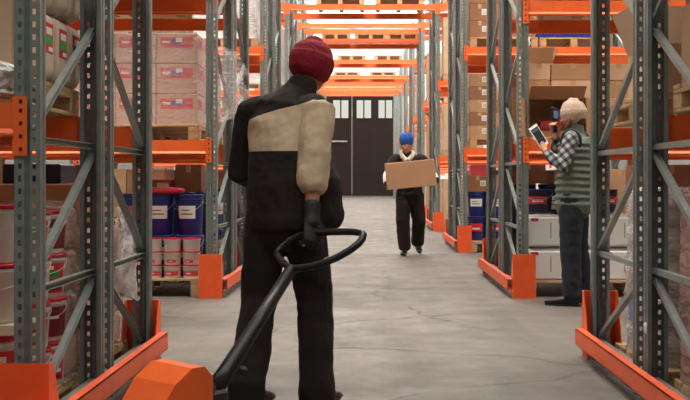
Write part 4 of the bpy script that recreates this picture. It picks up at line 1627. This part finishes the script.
F.loft([(at(0, .06, -.062), .054, .040, hr), (at(0, .058, -.095), .044, .038, hr), (at(0, .052, -.118), .028, .026, hr)], 16)
for s in (-1, 1):
    F.loft([(at(.074 * s, .012, -.015), .012, .020, hf), (at(.066 * s, .03, -.055), .016, .028, hf), (at(.04 * s, .055, -.085), .022, .026, hf)], 12)
F.loft([(at(-.028, .09, -.044), .006, .008, hu), (at(0, .10, -.042), .008, .009, hu), (at(.028, .09, -.044), .006, .008, hu)], 10)
F.build('beard', BEARD, .005, 2, parent=B, lump=.008, lscale=50)
F = Flesh()
F.loft([(at(0, -.05, -.045), .060, .048, hr), (at(0, -.055, .0), .076, .055, hr), (at(0, -.05, .03), .078, .06, hr)], 18)
F.build('hair', mat('brown_hair', (92, 62, 44), .85), .006, 2, parent=B, lump=.006, lscale=40)
F = Flesh()      # plaid shirt
F.loft([(pel + Vector((0, 0, .02)), .150, .115, r), (che, .160, .118, r), (che + Vector((0, 0, .08)), .16, .10, r), (nb, .075, .07, r)], 20)
for sh, el, wr in ((shR, elR, wrR), (shL, elL, wrL)):
    F.limb((sh, .066), (sh + (el - sh) * .5, .062), (el, .056), (el + (wr - el) * .5, .050), (el + (wr - el) * .88, .040))
F.build('plaid_shirt', PLAID, .007, 3, None, B, .012, 12)
F = Flesh()      # vest
zs = [(.0, .185, .150), (.055, .192, .156)]
rings = []
n = 9
for i in range(n + 1):
    t = i / n
    c = pel + (che + Vector((0, 0, .03)) - pel) * t + Vector((0, 0, -.10 * (1 - t)))
    wv, dv = .188 + .012 * t, .160 - .008 * t
    rings.append((c - Vector((0, 0, .016)), wv * .955, dv * .94, r))
    rings.append((c + Vector((0, 0, .006)), wv * 1.035, dv * 1.05, r))
rings += [(che + Vector((0, 0, .075)), .175, .128, r), (nb + Vector((0, 0, -.045)), .125, .10, r), (nb + Vector((0, 0, -.01)), .086, .084, r), (nb + Vector((0, 0, .045)), .080, .082, r)]
F.loft(rings, 30)
F.ell(shL + r * .035 + Vector((0, 0, .0)), (.07, .07, .078)); F.ell(shR - r * .035, (.07, .07, .078))
vest = F.build('vest', VEST, .0065, 1, None, B, .008, 14)
F = Flesh()
F.loft([(pel + Vector((0, 0, -.125)), .178, .146, r), (pel + Vector((0, 0, -.095)), .186, .152, r)], 26)
F.build('hem', VESTD, .007, 2, parent=vest)
for sh, sgn in ((shL, 1), (shR, -1)):
    q = MB()
    c = sh + (r if sgn > 0 else -r) * .022 + Vector((0, 0, -.02))
    ring = [c + (f * math.cos(a) * .083) + Vector((0, 0, 1)) * math.sin(a) * .10 + (r if sgn > 0 else -r) * .03 * -abs(math.sin(a)) * 0 for a in [2 * PI * k / 20 for k in range(20)]]
    q.tube(ring, .012, 8, 0, True)
    link('armhole_trim', q.data('armhole_trim', BLACKP), vest)
F = Flesh()
F.loft([(pel + Vector((0, 0, .03)), .158, .118, r), (pel + Vector((0, 0, -.06)), .165, .125, r), (pel + Vector((0, 0, -.12)), .150, .115, r)], 22)
for hi, kn, an in ((hiR, knR, anR), (hiL, knL, anL)):
    F.limb((hi + Vector((0, 0, -.03)), .106), (hi + (kn - hi) * .5, .106), (kn, .092), (kn + (an - kn) * .5, .086), (an + Vector((0, 0, .0)), .080))
F.build('jeans', JEANS, .008, 4, None, B, .016, 12)
for an in (anL, anR):
    F = Flesh(); shoe(F, Vector((an.x, an.y, 0)) - f * .01, f)
    sh_ = F.build('shoe', SHOE, .006, 2, parent=B)
    F = Flesh()
    rr = f.cross(Vector((0, 0, 1)))
    a0 = Vector((an.x, an.y, .010)) - f * .01
    F.loft([(a0 - f * .055, .030, .009, rr), (a0 + f * .06, .040, .009, rr), (a0 + f * .15, .046, .009, rr), (a0 + f * .24, .030, .009, rr)], 16)
    F.build('sole', SOLE, .005, 1, parent=sh_)
beanie(hc + hu * .012, hf, hr, hu, BEIGEK, B, .99, True, 1.10)

# tablet and scanner in his hands
tn = Vector((.50, -.80, .32)).normalized()
tu = Vector((-.32, .10, .95)); tu = (tu - tn * tu.dot(tn)).normalized()
# long edge leans towards the passage
tu = (Matrix.Rotation(math.radians(14), 3, tn) @ tu)
ts = tu.cross(tn).normalized()
MT = Matrix((ts, tu, tn)).transposed().to_4x4()
MT.translation = TABC
q = MB(); q.cbox((-.058, -.098, -.004), (.058, .098, .004), .003, 0, MT)
o = tag(link('tablet', q.data('tablet', mat('white_tablet', (232, 232, 232), .35))), 'white tablet held up by the bearded man', 'tablet')
q = MB(); q.box((-.047, -.075, .0042), (.047, .078, .0052), 0, MT)
link('screen', q.data('screen', mat('dark_screen', (44, 48, 54), .15)), o)
q = MB()
q.box((-.040, .045, .0053), (.040, .070, .0056), 0, MT)
link('screen_bar', q.data('screen_bar', mat('screen_grey', (74, 80, 88), .3)), o)
sn = Vector((.55, -.80, .1)).normalized()
su = Vector((.04, .06, 1)); su = (su - sn * su.dot(sn)).normalized()
ss = su.cross(sn).normalized()
MS = Matrix((ss, su, sn)).transposed().to_4x4()
MS.translation = SCC
q = MB(); q.cbox((-.032, .0, -.012), (.032, .105, .012), .006, 0, MS); q.cbox((-.018, -.105, -.012), (.018, .01, .012), .006, 0, MS)
q.cbox((-.036, .09, -.02), (.036, .118, .016), .006, 0, MS)
o = tag(link('hand_scanner', q.data('hand_scanner', BLACKP)), 'black handheld scanner raised before the bearded man', 'scanner')
q = MB(); q.box((-.024, .02, .0122), (.024, .085, .0134), 0, MS)
link('screen', q.data('screen', emit('scanner_screen', (150, 170, 210), .35)), o)

# ---- worker with the carton, walking towards the camera
C = thing('person', 'worker in a blue beanie and dark overalls walking forward, carrying a large carton', 'person', (0, 0, 0))
f, r, u = basis((0, -1, 0))           # person's right is -x
hf, hr, hu = basis((.02, -1, -.05))
YC = 15.62
pel, che = Vector((.565, YC + .05, .93)), Vector((.545, YC + .02, 1.29))
nb = Vector((.525, YC, 1.435))
hc = Vector((.515, YC - .03, 1.565))
shA, elA, wrA = Vector((.355, YC, 1.36)), Vector((.245, 15.56, 1.125)), Vector((.225, 15.40, 1.015))
shB, elB, wrB = Vector((.735, YC, 1.36)), Vector((.885, 15.56, 1.13)), Vector((.935, 15.40, 1.075))
hiA, knA, anA = Vector((.475, YC + .05, .89)), Vector((.465, 15.56, .49)), Vector((.490, 15.62, .10))
hiB, knB, anB = Vector((.655, YC + .05, .89)), Vector((.695, 15.66, .50)), Vector((.690, 15.98, .155))
F = Flesh()
at = head(F, hc, hf, hr, hu)
F.loft([(nb - Vector((0, 0, .05)), .062, .058, r), (nb + (hc - nb) * .4, .054, .055, r), (hc - hu * .05 - hf * .015, .055, .058, r)])
F.loft([(pel - Vector((0, 0, .03)), .140, .10, r), (pel + (che - pel) * .4, .13, .098, r), (che - Vector((0, 0, .05)), .148, .105, r), (che + Vector((0, 0, .06)), .15, .095, r), (nb - Vector((0, 0, .02)), .075, .06, r)])
for sh, el, wr in ((shA, elA, wrA), (shB, elB, wrB)):
    F.limb((sh, .050), (sh + (el - sh) * .5, .045), (el, .038), (el + (wr - el) * .3, .041), (wr, .028))
for hi, kn, an in ((hiA, knA, anA), (hiB, knB, anB)):
    F.limb((hi, .078), (hi + (kn - hi) * .5, .068), (kn, .052), (kn + (an - kn) * .35, .050), (an, .036))
body = F.build('body', SKIN_T, .009, 3, parent=C)
face_bits(at, hf, hr, hu, body)
for wr, el, d, pn, th in ((wrA, elA, (.02, -.1, -.05), (.75, 0, .65), (0, 0, 1)), (wrB, elB, (-.02, -.1, -.05), (-.75, 0, .65), (0, 0, 1))):
    F = Flesh(); hand(F, wr, d, pn, th, .55, 1.1)
    F.limb((wr + (el - wr) * .3, .038), (wr, .034), (wr + Vector(d) * .3, .034))
    F.build('work_glove', GLOVE, .005, 2, parent=C)
F = Flesh()
F.loft([(pel + Vector((0, 0, -.02)), .178, .138, r), (pel + (che - pel) * .5, .182, .14, r), (che, .19, .14, r), (che + Vector((0, 0, .07)), .18, .12, r), (nb + Vector((0, 0, -.02)), .10, .088, r), (nb + Vector((0, 0, .01)), .074, .072, r)], 24)
for sh in (shA, shB):
    F.ell(sh + (che - sh) * .10 + Vector((0, 0, .005)), (.096, .092, .088))
for sh, el in ((shA, elA), (shB, elB)):
    F.limb((sh, .084), (sh + (el - sh) * .42, .082))
jk = F.build('work_vest', WORKD, .009, 4, None, C, .018, 10)
for sh, el, wr in ((shA, elA, wrA), (shB, elB, wrB)):
    F = Flesh(); F.limb((sh, .070), (sh + (el - sh) * .5, .068), (el, .064), (el + (wr - el) * .55, .056), (el + (wr - el) * .9, .042))
    F.build('sleeve', SLEEVE, .008, 3, None, jk, .016, 10)
F = Flesh()
for s in (-1, 1):
    F.loft([(nb + Vector((s * .02, .075, .035)), .03, .024, (0, 0, 1)), (nb + Vector((s * .084, .02, .020)), .040, .026, (0, 0, 1)), (nb + Vector((s * .072, -.065, -.025)), .040, .026, (0, 0, 1)), (nb + Vector((s * .018, -.108, -.085)), .034, .022, (0, 0, 1))], 14)
F.build('fleece_collar', FLEECE, .007, 2, None, jk, .014, 40)
F = Flesh()
F.loft([(pel + Vector((0, 0, .06)), .175, .132, r), (pel + Vector((0, 0, -.06)), .186, .145, r), (pel + Vector((0, 0, -.13)), .170, .130, r)], 22)
for hi, kn, an in ((hiA, knA, anA), (hiB, knB, anB)):
    F.limb((hi + Vector((0, 0, -.03)), .112), (hi + (kn - hi) * .5, .106), (kn, .100), (kn + (an - kn) * .5, .098), (an + (kn - an) * .06, .092))
F.build('overall_trousers', WORKD, .010, 4, None, C, .022, 9)
F = Flesh(); shoe(F, Vector((anA.x, anA.y + .01, 0)), (-.12, -1, .0)); F.build('boot', SHOE, .006, 2, parent=C)
F = Flesh(); shoe(F, Vector((anB.x, anB.y + .03, .085)), (.10, -1, -.36), 1, Vector((0, -.34, .94)).normalized()); F.build('boot', SHOE, .006, 2, parent=C)
beanie(hc + hu * .052, hf, hr, hu, BLUEK, C, 1.04, True, .78)
bx = carton((.577, 15.235, .965), (.68, .32, .365), 'large plain carton carried by the worker in the blue beanie', CARTON_M, 'none')
bx.rotation_euler = (0, math.radians(-5.5), 0)
q = MB(); q.box((-.338, -.0015, .3652), (.338, .0015, .3660)); q.box((-.338, -.161, .3), (-.336, -.159, .365))
link('seam', q.data('seam', SEAM), bx)

# ------------------------------------------------------------------ light and view
w = bpy.data.worlds.new('world')
scn.world = w
w.use_nodes = True
w.node_tree.nodes['Background'].inputs[0].default_value = (0.8, 0.85, 0.9, 1)
w.node_tree.nodes['Background'].inputs[1].default_value = 0.3
scn.view_settings.view_transform = 'Standard'
scn.view_settings.look = 'None'
scn.view_settings.exposure = 0.0
scn.view_settings.gamma = 1.0
scn.view_settings.use_curve_mapping = False
scn.cycles.max_bounces = 10
scn.cycles.diffuse_bounces = 5
scn.cycles.transparent_max_bounces = 16
scn.cycles.use_denoising = True

# repeats of one kind share a group phrase
import re
cnt = {}
for o in scn.objects:
    if o.parent is None and o.get('category') and o.get('category') != 'person' and not o.get('group'):
        mt = re.search(r'(first|second|third|fourth|fifth|sixth|seventh|eighth|ninth|tenth) (left|right) row', o['label'])
        cnt.setdefault((o['category'], mt.group(0) if mt and o['category'] not in ('rack upright', 'rack guard', 'rack beam', 'pallet') else ''), []).append(o)
PL = {'cardboard box': 'cardboard boxes', 'plastic wrap': 'film wraps', 'plastic film': 'bits of loose film'}
for (c, w_), lst in cnt.items():
    if len(lst) > 1:
        for o in lst:
            o['group'] = (PL.get(c, c + 's') + (' in the ' + w_ if w_ else ' of the warehouse'))
